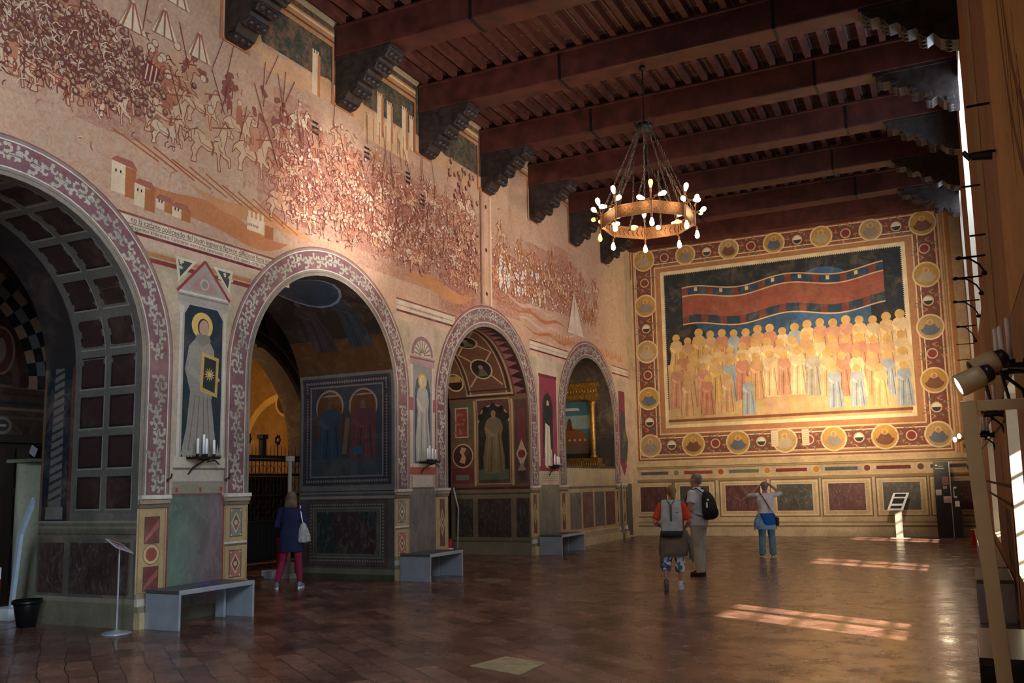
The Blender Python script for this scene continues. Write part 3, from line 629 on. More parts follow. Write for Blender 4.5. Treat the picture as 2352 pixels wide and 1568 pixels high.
P.rect(a, 1.9, b, 2.06, H('a85b48'), 5); P.rect(a, 2.03, b, 2.1, H('cfbfa8'), 6); P.rect(a+.08, 1.66, b-.08, 1.88, H('c2b7a4'), 5); P.frame(a+.05, 1.64, b-.05, 1.9, .02, H('a07868'), 6)
P.build('saint_painting', M['paint_clean'], wall_left, label='pale hooded saint under a shell niche')
# pier 3: black-cloaked figure on red ground
P = Paint(onleft()); a, b = 19.3, 20.45; m_ = (a+b)/2-.03
P.rect(a-.04, 1.63, b+.02, 4.8, H('c3b09a'), 3); P.rect(a+.08, 2.0, b-.06, 4.4, H('8a3a48'), 4); P.rect(a+.05, 4.32, b-.03, 4.4, H('6e3038'), 5)
P.poly([(m_-.3, 2.3), (m_+.3, 2.3), (m_+.3, 3.6), (m_+.2, 3.85), (m_, 3.95), (m_-.2, 3.85), (m_-.3, 3.6)], H('33302e'), 5)
P.figure(m_, 2.12, 1.72, H('cdc2a8'), 6, False, H('c49a80'), .8, hood=H('2a2a2c'))
P.poly([(m_-.26, 3.2), (m_-.2, 3.5), (m_-.08, 3.62), (m_+.12, 3.62), (m_+.24, 3.4), (m_+.27, 2.6), (m_+.16, 2.5), (m_+.1, 3.1)], H('2c2e31'), 9)
P.disc(m_, 2.14, .2, H('d6cbb4'), 6, 16, ry=.09)
P.rect(a, 1.98, b, 2.1, H('8a3a48'), 5); P.rect(a+.0, 1.68, b, 1.95, H('b9ab93'), 5)
for q in range(4): P.line([(a+.08, 1.74+q*.055), (b-.1, 1.74+q*.055)], .012, H('8a7c6a'), 6)
P.build('saint_painting', M['paint_clean'], wall_left, label='black-cloaked saint on a red ground')
P = Paint(onleft()); P.rect(24.97, 2.2, 25.5, 4.45, H('7c3c46'), 4); P.poly([(25.05, 2.3), (25.55, 2.3), (25.7, 2.9), (25.5, 3.3), (25.45, 3.8), (25.2, 3.9), (25.05, 3.6)], H('4b4a4c'), 5); P.rect(24.95, 4.45, 25.6, 4.8, H('b9a68c'), 4)
P.poly([(25.0, 2.2), (25.55, 2.2), (25.3, 1.85)], H('7c3c46'), 5); P.rect(25.35, .05, 25.9, 1.62, H('4f5149'), 4); P.rect(25.9, 0, 26.45, 9, H('b39b7a'), .9)
P.rect(25.55, 1.63, 26.45, 4.9, H('bda588'), 1.8)
P.build('saint_painting', M['paint'], wall_left)
# dado of arch 4
P = Paint(onleft()); P.rect(20.94, .4, 24.5, 1.6, H('b09b70'), 1); P.rect(20.94, 1.52, 24.5, 1.58, H('6f6858'), 2)
P.build('sill_wall_face', M['paint'], wall_left)
Q = Paint(onleft())
for k, c in enumerate(('66605a', '6b4542', '57524e', '5f3836')): Q.rect(21.12+k*.85, .46, 21.85+k*.85, 1.42, H(c), 2)
Q.build('painted_marble_panel', M['marble'], wall_left)
# ---- arch reveals facing the camera
def vault(yc, r, X=XL): # u = x depth, v = arc length from the right springing downwards negative
    zc = 5.17-r
    def fn(u, v, h):
        if v <= 0: return (u, yc+r-h, zc+v)
        a = v/r; rad = r-h
        return (u, yc+rad*math.cos(a), zc+rad*math.sin(a))
    return fn
def rev(y): return lambda u, v, h: (u, y-h, v)
def cur(i):
    yc_, r_ = ARCH[i]; f_ = vault(yc_, r_); z_ = 5.17-r_
    return lambda u, v, h: f_(u, v-z_, h)
# arch 1: coffer grid, twisted column, dado
P = Paint(rev(7.76)); X0, X1 = -11.15, -9.3
P.rect(X0, 0, X1, 3.4, H('5e5a54'), 0); P.rect(X0, 0, X1, .34, H('77735f'), 1); P.rect(X0, .3, X1, .36, H('8f8a76'), 1.5)
P.frame(-9.86-.0, .36, -9.34, 1.1, .05, H('77725f'), 1); P.rect(X0, 1.1, X1, 1.32, H('6a665a'), 2); P.rect(X0, 1.14, X1, 1.16, H('4a463e'), 3); P.rect(X0, 1.22, X1, 1.25, H('86806c'), 3); P.rect(X0, 1.29, X1, 1.32, H('908a78'), 3)
P.rect(-11.12, 1.32, -10.58, 3.4, H('1f2733'), 2); P.rect(-11.15, 1.32, -11.1, 3.9, H('6e5238'), 3); P.rect(-10.6, 1.32, -10.54, 3.6, H('5d382c'), 3)
P.poly([(-10.98, 1.5), (-10.72, 1.5), (-10.76, 3.4), (-10.94, 3.4)], H('6e6a64'), 3); P.rect(-11.02, 1.34, -10.68, 1.5, H('7d776c'), 4)
for k in range(17): P.poly([(-10.97, 1.56+k*.11), (-10.73, 1.64+k*.11), (-10.73, 1.68+k*.11), (-10.97, 1.6+k*.11)], H('2f3238'), 4.2)
P.rect(-10.54, 1.32, X1, 3.4, H('6d6a63'), 2)
P.build('painted_reveal', M['paint'], wall_left)
Q = Paint(rev(7.76))
for u0, u1 in ((-11.1, -10.62), (-10.5, -9.42)): Q.rect(u0, .4, u1, 1.04, H('4a3634'), 2.5)
Q.build('painted_marble_panel', M['marble'], wall_left)
# the grid itself runs from the jamb over the vault
fv = vault(*ARCH[0]); V = Paint(fv); zc = 5.17-1.83; rows = []
v = 1.42-zc
step = .52
def vrect(P, u0, v0, u1, v1, c, L, n=5):
    for k in range(n):
        P.rect(u0, v0+(v1-v0)*k/n, u1, v0+(v1-v0)*(k+1)/n, c, L)
vrect(V, -10.55, v, -9.3, PI*1.83-.2, H('66635d'), 3, 40)
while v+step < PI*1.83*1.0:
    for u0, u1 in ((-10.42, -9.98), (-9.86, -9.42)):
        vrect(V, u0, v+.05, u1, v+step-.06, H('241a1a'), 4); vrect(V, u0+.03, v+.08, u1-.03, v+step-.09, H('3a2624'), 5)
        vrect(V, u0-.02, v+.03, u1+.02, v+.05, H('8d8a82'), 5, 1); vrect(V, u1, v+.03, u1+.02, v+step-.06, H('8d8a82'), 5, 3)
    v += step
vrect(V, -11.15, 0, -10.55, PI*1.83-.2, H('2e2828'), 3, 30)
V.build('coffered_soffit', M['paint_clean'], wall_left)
# arch 2 reveal: two standing figures in an arcade, framed panel below
P = Paint(cur(1)); P.bands = [3.36, 3.5, 3.64, 3.78, 3.9]; X0 = -11.47
P.rect(X0, 0, X1, 3.36, H('4d4a48'), 0); P.rect(X0, 0, X1, .2, H('6d6858'), 1); P.rect(X0, .0, X1, .1, H('45442f'), 1.5)
P.rect(X0, 1.56, X1, 1.66, H('6f6b66'), 3); P.rect(X0, 1.6, X1, 1.62, H('38363a'), 4); P.rect(X0, 1.47, X1, 1.52, H('8b8476'), 3)
P.frame(-11.3, .24, -9.45, 1.46, .03, H('5f2a2a'), 2); P.frame(-11.25, .29, -9.5, 1.41, .1, H('4a4540'), 3)
for k in range(30):
    for z_ in (.34, 1.36): P.disc(-11.2+k*.057, z_, .018, H('8c7f6c'), 4, 6)
for k in range(16):
    for x_ in (-11.2, -9.55): P.disc(x_, .4+k*.06, .018, H('8c7f6c'), 4, 6)
P.frame(-11.15, .39, -9.6, 1.31, .02, H('7f7668'), 4); P.frame(-11.1, .43, -9.65, 1.27, .04, H('5e594d'), 4)
P.rect(X0, 1.66, X1, 3.78, H('3c3a40'), 3); P.frame(X0, 1.66, X1, 3.82, .06, H('6c6764'), 4); P.frame(-11.36, 1.75, -9.42, 3.72, .1, H('2b2a33'), 4.6)
for k in range(34): P.poly([(-11.34+k*.056, 1.8), (-11.31+k*.056, 1.84), (-11.28+k*.056, 1.8), (-11.31+k*.056, 1.76)], H('7a6c6a'), 5.2); P.poly([(-11.34+k*.056, 3.67), (-11.31+k*.056, 3.71), (-11.28+k*.056, 3.67), (-11.31+k*.056, 3.63)], H('7a6c6a'), 5.2)
for k in range(32):
    for x_ in (-11.31, -9.47): P.poly([(x_-.035, 1.88+k*.056), (x_, 1.91+k*.056), (x_+.035, 1.88+k*.056), (x_, 1.85+k*.056)], H('6c5a5a'), 5.2)
P.frame(-11.24, 1.87, -9.54, 3.6, .03, H('77716c'), 5)
for cx in (-10.78, -10.0):
    P.disc(cx, 3.2, .33, H('8a8076'), 5, 24); P.disc(cx, 3.2, .29, H('5e3a1e'), 5.6, 24); P.rect(cx-.29, 2.1, cx+.29, 3.2, H('5e3a1e'), 5.6)
P.figure(-10.78, 2.05, 1.32, H('33404e'), 6.5, False, H('5a4436'), 1.5); P.figure(-10.0, 2.05, 1.32, H('5b343c'), 6.5, False, H('6a5244'), 1.5)
P.rect(-11.2, 1.9, -9.58, 2.22, H('3f4446'), 11); P.poly([(-10.25, 2.4), (-10.05, 2.45), (-10.0, 2.3), (-10.2, 2.28)], H('28526a'), 11); P.poly([(-10.48, 2.3), (-10.4, 3.0), (-10.3, 2.95), (-10.38, 2.3)], H('6b5238'), 11)
P.build('painted_reveal', M['paint_clean'], wall_left, label='two dim standing figures in a painted arcade')
Q = Paint(rev(13.25)); Q.rect(-11.06, .47, -9.69, 1.23, H('2b302f'), 4.5); Q.poly([(-10.6, .47), (-9.69, .47), (-9.69, .9), (-10.1, 1.23), (-10.7, 1.23)], H('3a2528'), 4.8); Q.build('painted_marble_panel', M['marble'], wall_left)
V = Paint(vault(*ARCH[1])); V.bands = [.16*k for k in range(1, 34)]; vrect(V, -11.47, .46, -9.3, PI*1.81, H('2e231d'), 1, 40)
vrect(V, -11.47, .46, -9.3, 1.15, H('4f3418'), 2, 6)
V.figure(-10.7, .9, 1.3, H('3a2c30'), 3, False, H('5a4034'), 1.3); V.figure(-9.85, .95, 1.35, H('303238'), 3, False, H('5a4034'), 1.2)
for k in range(18):
    an0, an1 = 2*PI*k/18, 2*PI*(k+1)/18
    V.poly([(-10.15, 2.55), (-10.15+.62*math.cos(an0), 2.55+.62*math.sin(an0)), (-10.15+.62*math.cos(an1), 2.55+.62*math.sin(an1))], H('2b3646'), 10)
    V.poly([(-10.15+.62*math.cos(an0), 2.55+.62*math.sin(an0)), (-10.15+.62*math.cos(an1), 2.55+.62*math.sin(an1)), (-10.15+.67*math.cos(an1), 2.55+.67*math.sin(an1)), (-10.15+.67*math.cos(an0), 2.55+.67*math.sin(an0))], H('6f7888'), 10)
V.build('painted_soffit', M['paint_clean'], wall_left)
# arch 3 reveal: friar in a cusped arch, roundels, soffit with sawtooth and lozenge bands
P = Paint(cur(2)); P.bands = [3.31, 3.45, 3.59, 3.73, 3.87]; X0 = -11.5
P.rect(X0, 0, X1, 3.31, H('7d6c54'), 0); P.rect(X0, 0, X1, .3, H('7f7660'), 1); P.rect(X0, .3, X1, .34, H('5a5342'), 2); P.rect(X0, 1.36, X1, 1.58, H('7f705a'), 2); P.rect(X0, 1.56, X1, 1.62, H('54292c'), 3); P.rect(X0, 1.44, X1, 1.48, H('544a3c'), 3)
P.rect(X0, 1.62, X1, 3.85, H('72543f'), 3)
P.rect(-11.46, 1.72, -10.85, 2.0, H('73323a'), 4); P.rect(-11.36, 1.8, -10.98, 1.93, H('6d7360'), 5); P.rect(-11.46, 2.8, -10.85, 3.72, H('5d5a44'), 4); P.rect(-11.36, 2.85, -10.98, 3.6, H('8a4038'), 5); P.frame(-11.36, 2.85, -10.98, 3.6, .03, H('c2ac86'), 6)
for k in range(14): P.leaf(-11.3+(k % 2)*.12, 2.9+k*.045, .1, k*1.3, H('a8685c'), 6)
P.rect(-11.46, 2.0, -10.85, 2.1, H('73323a'), 4); P.disc(-11.15, 2.4, .3, H('cbb790'), 5, 28); P.disc(-11.15, 2.4, .27, H('4c2a2c'), 6, 28); P.poly([(-11.25, 2.25), (-11.1, 2.2), (-11.06, 2.35), (-11.12, 2.45), (-11.04, 2.58), (-11.18, 2.62), (-11.24, 2.5), (-11.17, 2.4)], H('c49a78'), 7)
for u0, u1, c in ((-10.82, -10.76, 'b79a70'), (-9.78, -9.72, 'b79a70')): P.rect(u0, 1.66, u1, 3.75, H(c), 5)
P.rect(-10.74, 1.72, -9.8, 3.75, H('5b3a38'), 4); P.frame(-10.74, 1.68, -9.8, 3.78, .03, H('a88c66'), 5)
P.poly([(-10.68, 1.8), (-9.86, 1.8), (-9.86, 3.15), (-10.0, 3.5), (-10.27, 3.68), (-10.54, 3.5), (-10.68, 3.15)], H('2b2a24'), 5.5)
P.ring(-10.27, 3.2, .4, .44, H('9c8a70'), 6, 20, 0, PI)
for an in (20, 55, 90, 125, 160): P.disc(-10.27+.37*math.cos(math.radians(an)), 3.2+.37*math.sin(math.radians(an)), .09, H('241f1e'), 6.3, 12)
P.rect(-10.68, 1.8, -9.86, 2.05, H('56624f'), 6.4); P.figure(-10.27, 1.95, 1.62, H('75654c'), 7, False, H('946e58'), 1.15)
P.rect(-9.68, 1.7, -9.34, 3.72, H('54403a'), 4); P.rect(-9.62, 2.6, -9.4, 3.5, H('6f3c3c'), 5); P.poly([(-9.66, 2.4), (-9.51, 2.75), (-9.36, 2.4), (-9.51, 2.05)], H('b3a388'), 6); P.disc(-9.51, 2.4, .1, H('7a3434'), 7, 14)
P.rect(-9.6, 1.78, -9.42, 2.0, H('3c3a34'), 6); P.poly([(-9.63, 2.0), (-9.39, 2.0), (-9.51, 2.2)], H('8f7c70'), 6)
P.build('painted_reveal', M['paint_clean'], wall_left, label='brown-robed friar in a cusped painted arch')
Q = Paint(rev(18.8))
for u0, u1, c in ((-11.38, -10.88, '40362a'), (-10.74, -9.83, '3f2c2c'), (-9.68, -9.34, '3c2f2c')): Q.rect(u0, .42, u1, 1.34, H(c), 3)
Q.build('painted_marble_panel', M['marble'], wall_left)
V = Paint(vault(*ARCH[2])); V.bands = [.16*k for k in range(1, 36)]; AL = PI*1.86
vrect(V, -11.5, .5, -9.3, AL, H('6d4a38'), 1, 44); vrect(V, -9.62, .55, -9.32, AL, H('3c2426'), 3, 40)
k = 0
v = .56
while v < AL-.2:
    V.poly([(-9.62, v), (-9.34, v+.1), (-9.62, v+.2)], H('8f5c5c'), 4); v += .23
for u0, c, w_ in ((-9.72, 'a98d6d', .05), (-9.79, '2f2430', .04), (-9.86, 'b9a07c', .03), (-10.86, 'b9a07c', .03), (-10.92, '2f2430', .03), (-10.97, 'a98d6d', .03)): vrect(V, u0, .55, u0+w_, AL, H(c), 4, 40)
vrect(V, -11.5, .5, -9.64, .54, H('2b1e1c'), 5, 1); vrect(V, -10.97, .56, -9.68, .6, H('b9a07c'), 5, 1); vrect(V, -10.9, .66, -9.75, .7, H('3a2a2c'), 5, 1)
for v0 in (.95, 1.9, 2.85):
    V.line([(-10.8, v0-.15), (-9.9, v0+.8)], .04, H('c0a27a'), 5); V.line([(-9.9, v0-.15), (-10.8, v0+.8)], .04, H('c0a27a'), 5)
    V.disc(-10.36, v0+.32, .3, H('c2a680'), 6, 16); V.disc(-10.36, v0+.32, .26, H('2c2622'), 7, 16); V.disc(-10.36, v0+.36, .07, H('a07060'), 8, 10); V.poly([(-10.5, v0+.12), (-10.22, v0+.12), (-10.3, v0+.3), (-10.42, v0+.3)], H('5d6448'), 8)
V.disc(-11.22, .95, .25, H('c8b182'), 5, 22); V.disc(-11.22, .95, .21, H('3c241c'), 6, 22); V.poly([(-11.4, .95), (-11.04, .95), (-11.04, 1.12), (-11.4, 1.12)], H('bd9a5c'), 7)
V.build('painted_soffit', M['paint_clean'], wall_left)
# ---- far wall
wf = MB(H('bba78a')); wf.box((XL, YF, 0), (XR, YF+.3, ZC)); wall_far = wf.build('wall_far', M['paint'], kind='structure')
d = MB()   # dado mouldings, really projecting
ST = H('bfad90')
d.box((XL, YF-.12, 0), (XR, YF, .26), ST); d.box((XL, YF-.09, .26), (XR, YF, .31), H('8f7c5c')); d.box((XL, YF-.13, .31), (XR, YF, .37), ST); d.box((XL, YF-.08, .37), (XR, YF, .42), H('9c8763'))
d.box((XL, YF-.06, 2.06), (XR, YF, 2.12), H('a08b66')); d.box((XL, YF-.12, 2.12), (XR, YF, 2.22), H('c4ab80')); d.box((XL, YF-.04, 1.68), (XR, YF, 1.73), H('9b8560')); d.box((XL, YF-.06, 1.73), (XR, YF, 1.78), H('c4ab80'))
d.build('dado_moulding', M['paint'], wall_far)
P = Paint(onfar()); pw = 1.36
PX = [(-9.22, -8.4), (-7.95, -6.97), (-6.55, -5.45), (-5.1, -3.98), (-3.5, -2.42), (-1.98, -.98), (-.55, .2)]
PX = [(-9.22, -8.35), (-7.93, -7.0), (-6.5, -5.45), (-4.97, -3.95), (-3.5, -2.5), (-2.02, -1.05), (-.62, .25)]
Q = Paint(onfar())
for k, (x0, x1) in enumerate(PX):
    c = H('52292b') if k % 2 == 0 else H('3e3b37')
    P.frame(x0-.2, .55, x1+.2, 1.66, .035, H('6f6048'), 2); P.frame(x0-.15, .6, x1+.15, 1.61, .03, H('cdb68a'), 2); P.rect(x0-.1, .66, x1+.1, 1.56, H('b29c7a'), 2)
    P.rect(x0-.03, .7, x1+.03, 1.53, H('c2ae90'), 3); Q.rect(x0, .73, x1, 1.5, c, 5)
Q.build('painted_marble_panel', M['marble'], wall_far)
for k in range(8):
    cx = -9.45+k*1.405+.02; cc = ('8b5a3a', '77745f', '9c4a30', 'b07838', 'b57a34', '6b3c34', '5c4a40', '5c4a40')[k]
    P.disc(cx, 1.92, .12, H('c4ab80'), 3, 20); P.disc(cx, 1.92, .085, H(cc), 4, 20)
    if k < 7: P.rect(cx+.25, 1.87, cx+1.15, 1.97, H(('55584f', '8c3f2c', '62685c', '7a3428', '52544c', '6b302c', '4c4540')[k]), 4)
# border with medallions
bx0, bx1, bz0, bz1 = -9.42, -.02, 2.26, 9.3
P.rect(max(bx0, XL), bz0, bx1, 9.22, H('a5744f'), 1)
def wr(P, x0, z0, x1, z1, w_, c, L): P.frame(x0, z0, x1, z1, w_, c, L)
for off, w_, c in ((.0, .05, 'c0a883'), (.06, .04, '8a4f38'), (.11, .03, 'cdbb98'), (.15, .03, '6f5c50')): P.frame(-9.3+off, bz0+off, -.05-off, 9.2-off, w_, H(c), 3)
P.rect(.0, 2.26, .2, 9.2, H('a5764e'), 2); P.rect(.04, 2.26, .08, 9.2, H('c7a67c'), 3)
P.frame(-9.22+.1, 2.5, -.18, 9.08, .58, H('744438'), 3.5)
for off, w_, c in ((-.12, .035, 'd3bd94'), (-.06, .05, '8e5640'), (0, .04, 'cdb68c')): P.frame(-8.5+off, 3.12+off, -.75-off, 8.52-off, w_, H(c), 5)
P.frame(-9.14, 2.48, -.16, 9.1, .035, H('c9b28c'), 5)
MX = [-8.83+k*1.392 for k in range(7)]; MZ = [2.79+k*1.505 for k in range(5)]
meds = [(x, MZ[0]) for x in MX]+[(x, MZ[4]) for x in MX]+[(MX[0], z) for z in MZ[1:4]]+[(MX[6], z) for z in MZ[1:4]]
for k, (x, z) in enumerate(meds):
    R0 = .37 if x in (MX[0], MX[6]) or z == MZ[0] else .33
    P.disc(x, z, R0, H('cdb991'), 6, 30); P.disc(x, z, R0-.045, H('b08742') if k % 3 else H('a98a5c'), 7, 30)
    rb = [H('8a7f74'), H('6f4a3c'), H('5c6470'), H('a9977c')][k % 4]
    P.disc(x, z-.05, R0-.12, rb, 8, 18, ry=R0*.5, a0=PI, a1=2*PI); P.poly([(x-.2, z-.06), (x-.12, z+.08), (x+.12, z+.08), (x+.2, z-.06)], rb, 8)
    P.disc(x, z+.13, .085, H('c9a860'), 8.6, 14); P.disc(x, z+.12, .055, H('a87e62'), 9.4, 12, ry=.07)
def small(x, z, k):
    P.disc(x, z, .15, H('bda884'), 6, 18); P.disc(x, z, .115, H('7c3a34') if k % 2 else H('d8cdb8'), 7, 18)
    if k % 2 == 0: P.disc(x, z, .115, H('3c3a36'), 7.6, 16, a0=PI, a1=2*PI)
    for q in range(8):
        an = q*PI/4+.39; P.ring(x+.3*math.cos(an)*1.15, z+.27*math.sin(an), .045, .065, H('a98a66') if q % 2 else H('5c6a66'), 6.4, 9, an, an+4.6)
        P.leaf(x+.2*math.cos(an), z+.2*math.sin(an), .1, an, H('97745a'), 6.2)
for z in (MZ[0], MZ[4]):
    for k in range(6): small((MX[k]+MX[k+1])/2, z, k+(z > 5))
for x in (MX[0], MX[6]):
    for k in range(4): small(x, (MZ[k]+MZ[k+1])/2, k)
P.build('painted_border', M['paint_clean'], wall_far)
# central wall painting: a generic crowd of haloed figures below a red awning band
P = Paint(onfar()); px0, px1, pz0, pz1 = -8.3, -.98, 3.32, 8.34
P.frame(px0-.0, pz0, px1, pz1, .1, H('dcc9a0'), 6.5)
n = 120
for k in range(n):
    x = px0+.1+(px1-px0-.2)*k/n; P.poly([(x, pz1-.1), (x+.03, pz1-.14), (x+.06, pz1-.1)], H('dcc9a0'), 8)
for k in range(80):
    z = pz0+.1+(pz1-pz0-.2)*k/80
    P.poly([(px0+.1, z), (px0+.14, z+.03), (px0+.1, z+.06)], H('dcc9a0'), 8); P.poly([(px1-.1, z), (px1-.14, z+.03), (px1-.1, z+.06)], H('dcc9a0'), 8)
P.rect(px0+.1, pz0+.1, px1-.1, pz1-.1, H('2f3338'), 6)
P.disc(-3.3, 7.0, 1.0, H('3f5f80'), 6.8, 24, ry=.9); P.disc(-5.6, 6.6, 1.6, H('36506c'), 6.7, 24, ry=.55); P.rect(-6.9, 5.7, -2.0, 6.6, H('3a5878'), 6.6)
P.rect(px0+.1, pz0+.1, px1-.1, 3.9, H('bd9d6c'), 7); P.rect(px0+.1, 3.5, px1-.1, 3.58, H('7c4a34'), 8); P.rect(-5.9, 3.92, -3.6, 4.3, H('b5955e'), 8); P.rect(-6.1, 3.84, -3.4, 3.92, H('5b4838'), 8.5)
for k in range(34): P.disc(px0+.4+k*.2, 3.74, .02, H('5b4838'), 8, 6)
# awning: wavy red cloth with a chequered valance
def wav(x): return 7.05+.1*math.cos((x+7.3)*PI*2/2.95)+.05*(x+4.6)/3
N = 60; xs = [-7.6+6.0*k/N for k in range(N+1)]
for k, (a, b) in enumerate(zip(xs[:-1], xs[1:])):
    P.poly([(a, wav(a)-.25), (b, wav(b)-.25), (b, wav(b)+.38), (a, wav(a)+.38)], H('8f5242'), 9)
    P.poly([(a, wav(a)+.38), (b, wav(b)+.38), (b, wav(b)+.66), (a, wav(a)+.66)], H('74403a') if (k//2) % 4 == 0 else H('34455a'), 9)
    if k % 8 == 4: P.poly([(a, wav(a)+.5), (b, wav(b)+.5), (b, wav(b)+.62), (a, wav(a)+.62)], H('cdb586'), 10)
    for q in (.36, .64): P.poly([(a, wav(a)+q), (b, wav(b)+q), (b, wav(b)+q+.04), (a, wav(a)+q+.04)], H('c9a878'), 10)
    P.poly([(a, wav(a)-.5), (b, wav(b)-.5), (b, wav(b)-.25), (a, wav(a)-.25)], H('74403a') if (k//2) % 3 == 0 else H('33414f'), 9)
    P.poly([(a, wav(a)-.54), (b, wav(b)-.54), (b, wav(b)-.5), (a, wav(a)-.5)], H('c9a878'), 10)
q_ = random.Random(11)
for k in range(60):
    x = -8.15+k*.118; t_ = .55*math.sin(PI*k/59)**.6+.1*math.sin(k*.9)
    P.poly([(x, 3.6), (x+.13, 3.6), (x+.13, 5.35+t_*.8), (x, 5.3+t_*.8)], tuple(c+q_.uniform(-.03, .03) for c in H('c3a273')), 8.6)
robes = [H(c) for c in ('c9a67a', 'bd946a', 'cdb288', 'bf8c70', 'd3b98f', 'a39a8a', 'c49f66', 'b98066', '98a0a2', 'cfac78', 'd0b48a', 'c59c74')]
L0 = 9
for row, (zb, hh, nn) in enumerate(((4.9, 1.45, 19), (4.5, 1.45, 18), (4.1, 1.4, 17), (3.66, 1.25, 11))):
    for k in range(nn):
        x = -7.85+(6.6*(k+.5*(row % 2))/(nn-1+.5*(row % 2)))
        lift = .3*abs((x+4.55)/3.4) if row < 3 else 0
        if row == 3 and abs(x+4.6) < .9: continue
        P.figure(x, zb-lift*(.6 if row else .1)+q_.uniform(-.06, .06), hh*q_.uniform(.92, 1.05), q_.choice(robes), L0+row*4, True, H('c39b78'), 1.1)
P.build('wall_painting', M['paint_worn'], wall_far, label='large framed crowd scene under a red awning')
# two paper notices on the border
for x in (-4.95, -4.05):
    b = MB(H('cdbb98')); b.box((x-.1, YF-.03, 2.62), (x+.1, YF-.018, 3.1)); 
    for k in range(7): b.box((x-.08, YF-.032, 2.68+k*.055), (x+.08, YF-.0301, 2.69+k*.055), H('8d7a60'))
    b.build('paper_notice', M['obj'], label='pale paper notice %s the roundel in the lower painted border' % ('left of' if x < -4.5 else 'right of'), cat='notice')
# ---- right wall with window niches
wr_ = MB(H('9a6e50')); T = 1.4
def yz(y0, z0, y1, z1, c=None): wr_.add([(XR, y0, z0), (XR, y1, z0), (XR, y1, z1), (XR, y0, z1)], [(0, 1, 2, 3)], c)
LOW = [(-4.6, -2.4), (1.2, 3.2), (8.4, 10.35), (14.9, 17.75), (22.0, 24.9)]; LZ = (.62, 2.5); UP = [(-4.6, -2.4), (1.2, 3.2), (14.9, 17.75), (22.0, 24.9)]; UZ = (4.2, 8.7)
cuts = sorted(set([-6, YF]+[v for a in LOW+UP for v in a]))
for a, b in zip(cuts[:-1], cuts[1:]):
    m_ = (a+b)/2; lo = any(p[0] < m_ < p[1] for p in LOW); up = any(p[0] < m_ < p[1] for p in UP)
    zs = [0]
    if lo: zs += list(LZ)
    if up: zs += list(UZ)
    zs += [ZC]
    for k in range(0, len(zs), 2): yz(a, zs[k], b, zs[k+1])
wall_right = wr_.build('wall_right', M['brown'], kind='structure')
rv = MB(H('e9e1cf'))
WY = {}
def niche(y0, y1, z0, z1, wy0, wy1, wz0, wz1, xo):
    A = [(XR, y0, z0), (XR, y1, z0), (XR, y1, z1), (XR, y0, z1)]; B = [(xo, wy0, wz0), (xo, wy1, wz0), (xo, wy1, wz1), (xo, wy0, wz1)]
    for k in range(4): rv.add([A[k], A[(k+1) % 4], B[(k+1) % 4], B[k]], [(0, 1, 2, 3)])
LWIN = [(-4.3, -2.7), (1.5, 2.9), (8.75, 10.2), (15.95, 17.3), (23.0, 24.4)]
for (a, b), (c, d_) in zip(LOW, LWIN): niche(a, b, *LZ, c, d_, .95, 2.4, 1.4)
UWIN = [(-4.3, -2.7), (1.5, 2.9), (15.7, 17.4), (22.8, 24.4)]
for (a, b), (c, d_) in zip(UP, UWIN): niche(a, b, *UZ, c, d_, 4.6, 8.5, 1.2)
rv.build('window_reveal', M['reveal'], wall_right)
ou = MB(H('6e4a34'))     # outer skin of the wall round the openings
cuts = sorted(set([-6, YF]+[v for a in LWIN+UWIN for v in a]))
for a, b in zip(cuts[:-1], cuts[1:]):
    m_ = (a+b)/2; zs = [0]
    if any(p[0] < m_ < p[1] for p in LWIN): zs += [.95, 2.4]
    if any(p[0] < m_ < p[1] for p in UWIN): zs += [4.6, 8.5]
    zs += [ZC]
    for k in range(0, len(zs), 2): ou.add([(1.42, a, zs[k]), (1.42, b, zs[k]), (1.42, b, zs[k+1]), (1.42, a, zs[k+1])], [(0, 1, 2, 3)])
ou.build('outer_skin', M['brown'], wall_right)
wn = 0
for (a, b) in LWIN:
    wn += 1; e = MB(H('2a2622')); e.box((1.36, a, .95), (1.4, a+.05, 2.4)); e.box((1.36, b-.05, .95), (1.4, b, 2.4)); e.box((1.36, a, .95), (1.4, b, 1.0)); e.box((1.36, a, 2.35), (1.4, b, 2.4))
    e.box((1.35, (a+b)/2-.07, .95), (1.41, (a+b)/2+.07, 2.4))
    for k in range(1, 5): e.box((1.37, a, .95+k*.29-.015), (1.4, b, .95+k*.29+.015))
    o = e.build('window_%d' % wn, M['iron'], kind='structure'); g_ = MB(); g_.box((1.38, a, .95), (1.385, b, 2.4)); g_.build('pane', M['glass'], o)
for (a, b) in UWIN:
    wn += 1; e = MB(H('2a2622'))
    for y_ in (a, (a+b)/2-.06, b-.05): e.box((1.1, y_, 4.6), (1.2, y_+.06, 8.5))
    for k in range(8): e.box((1.12, a, 4.6+k*.55), (1.18, b, 4.64+k*.55))
    o = e.build('window_%d' % wn, M['iron'], kind='structure'); g_ = MB(); g_.box((1.19, a, 4.6), (1.2, b, 8.5)); g_.build('pane', M['pane'], o)
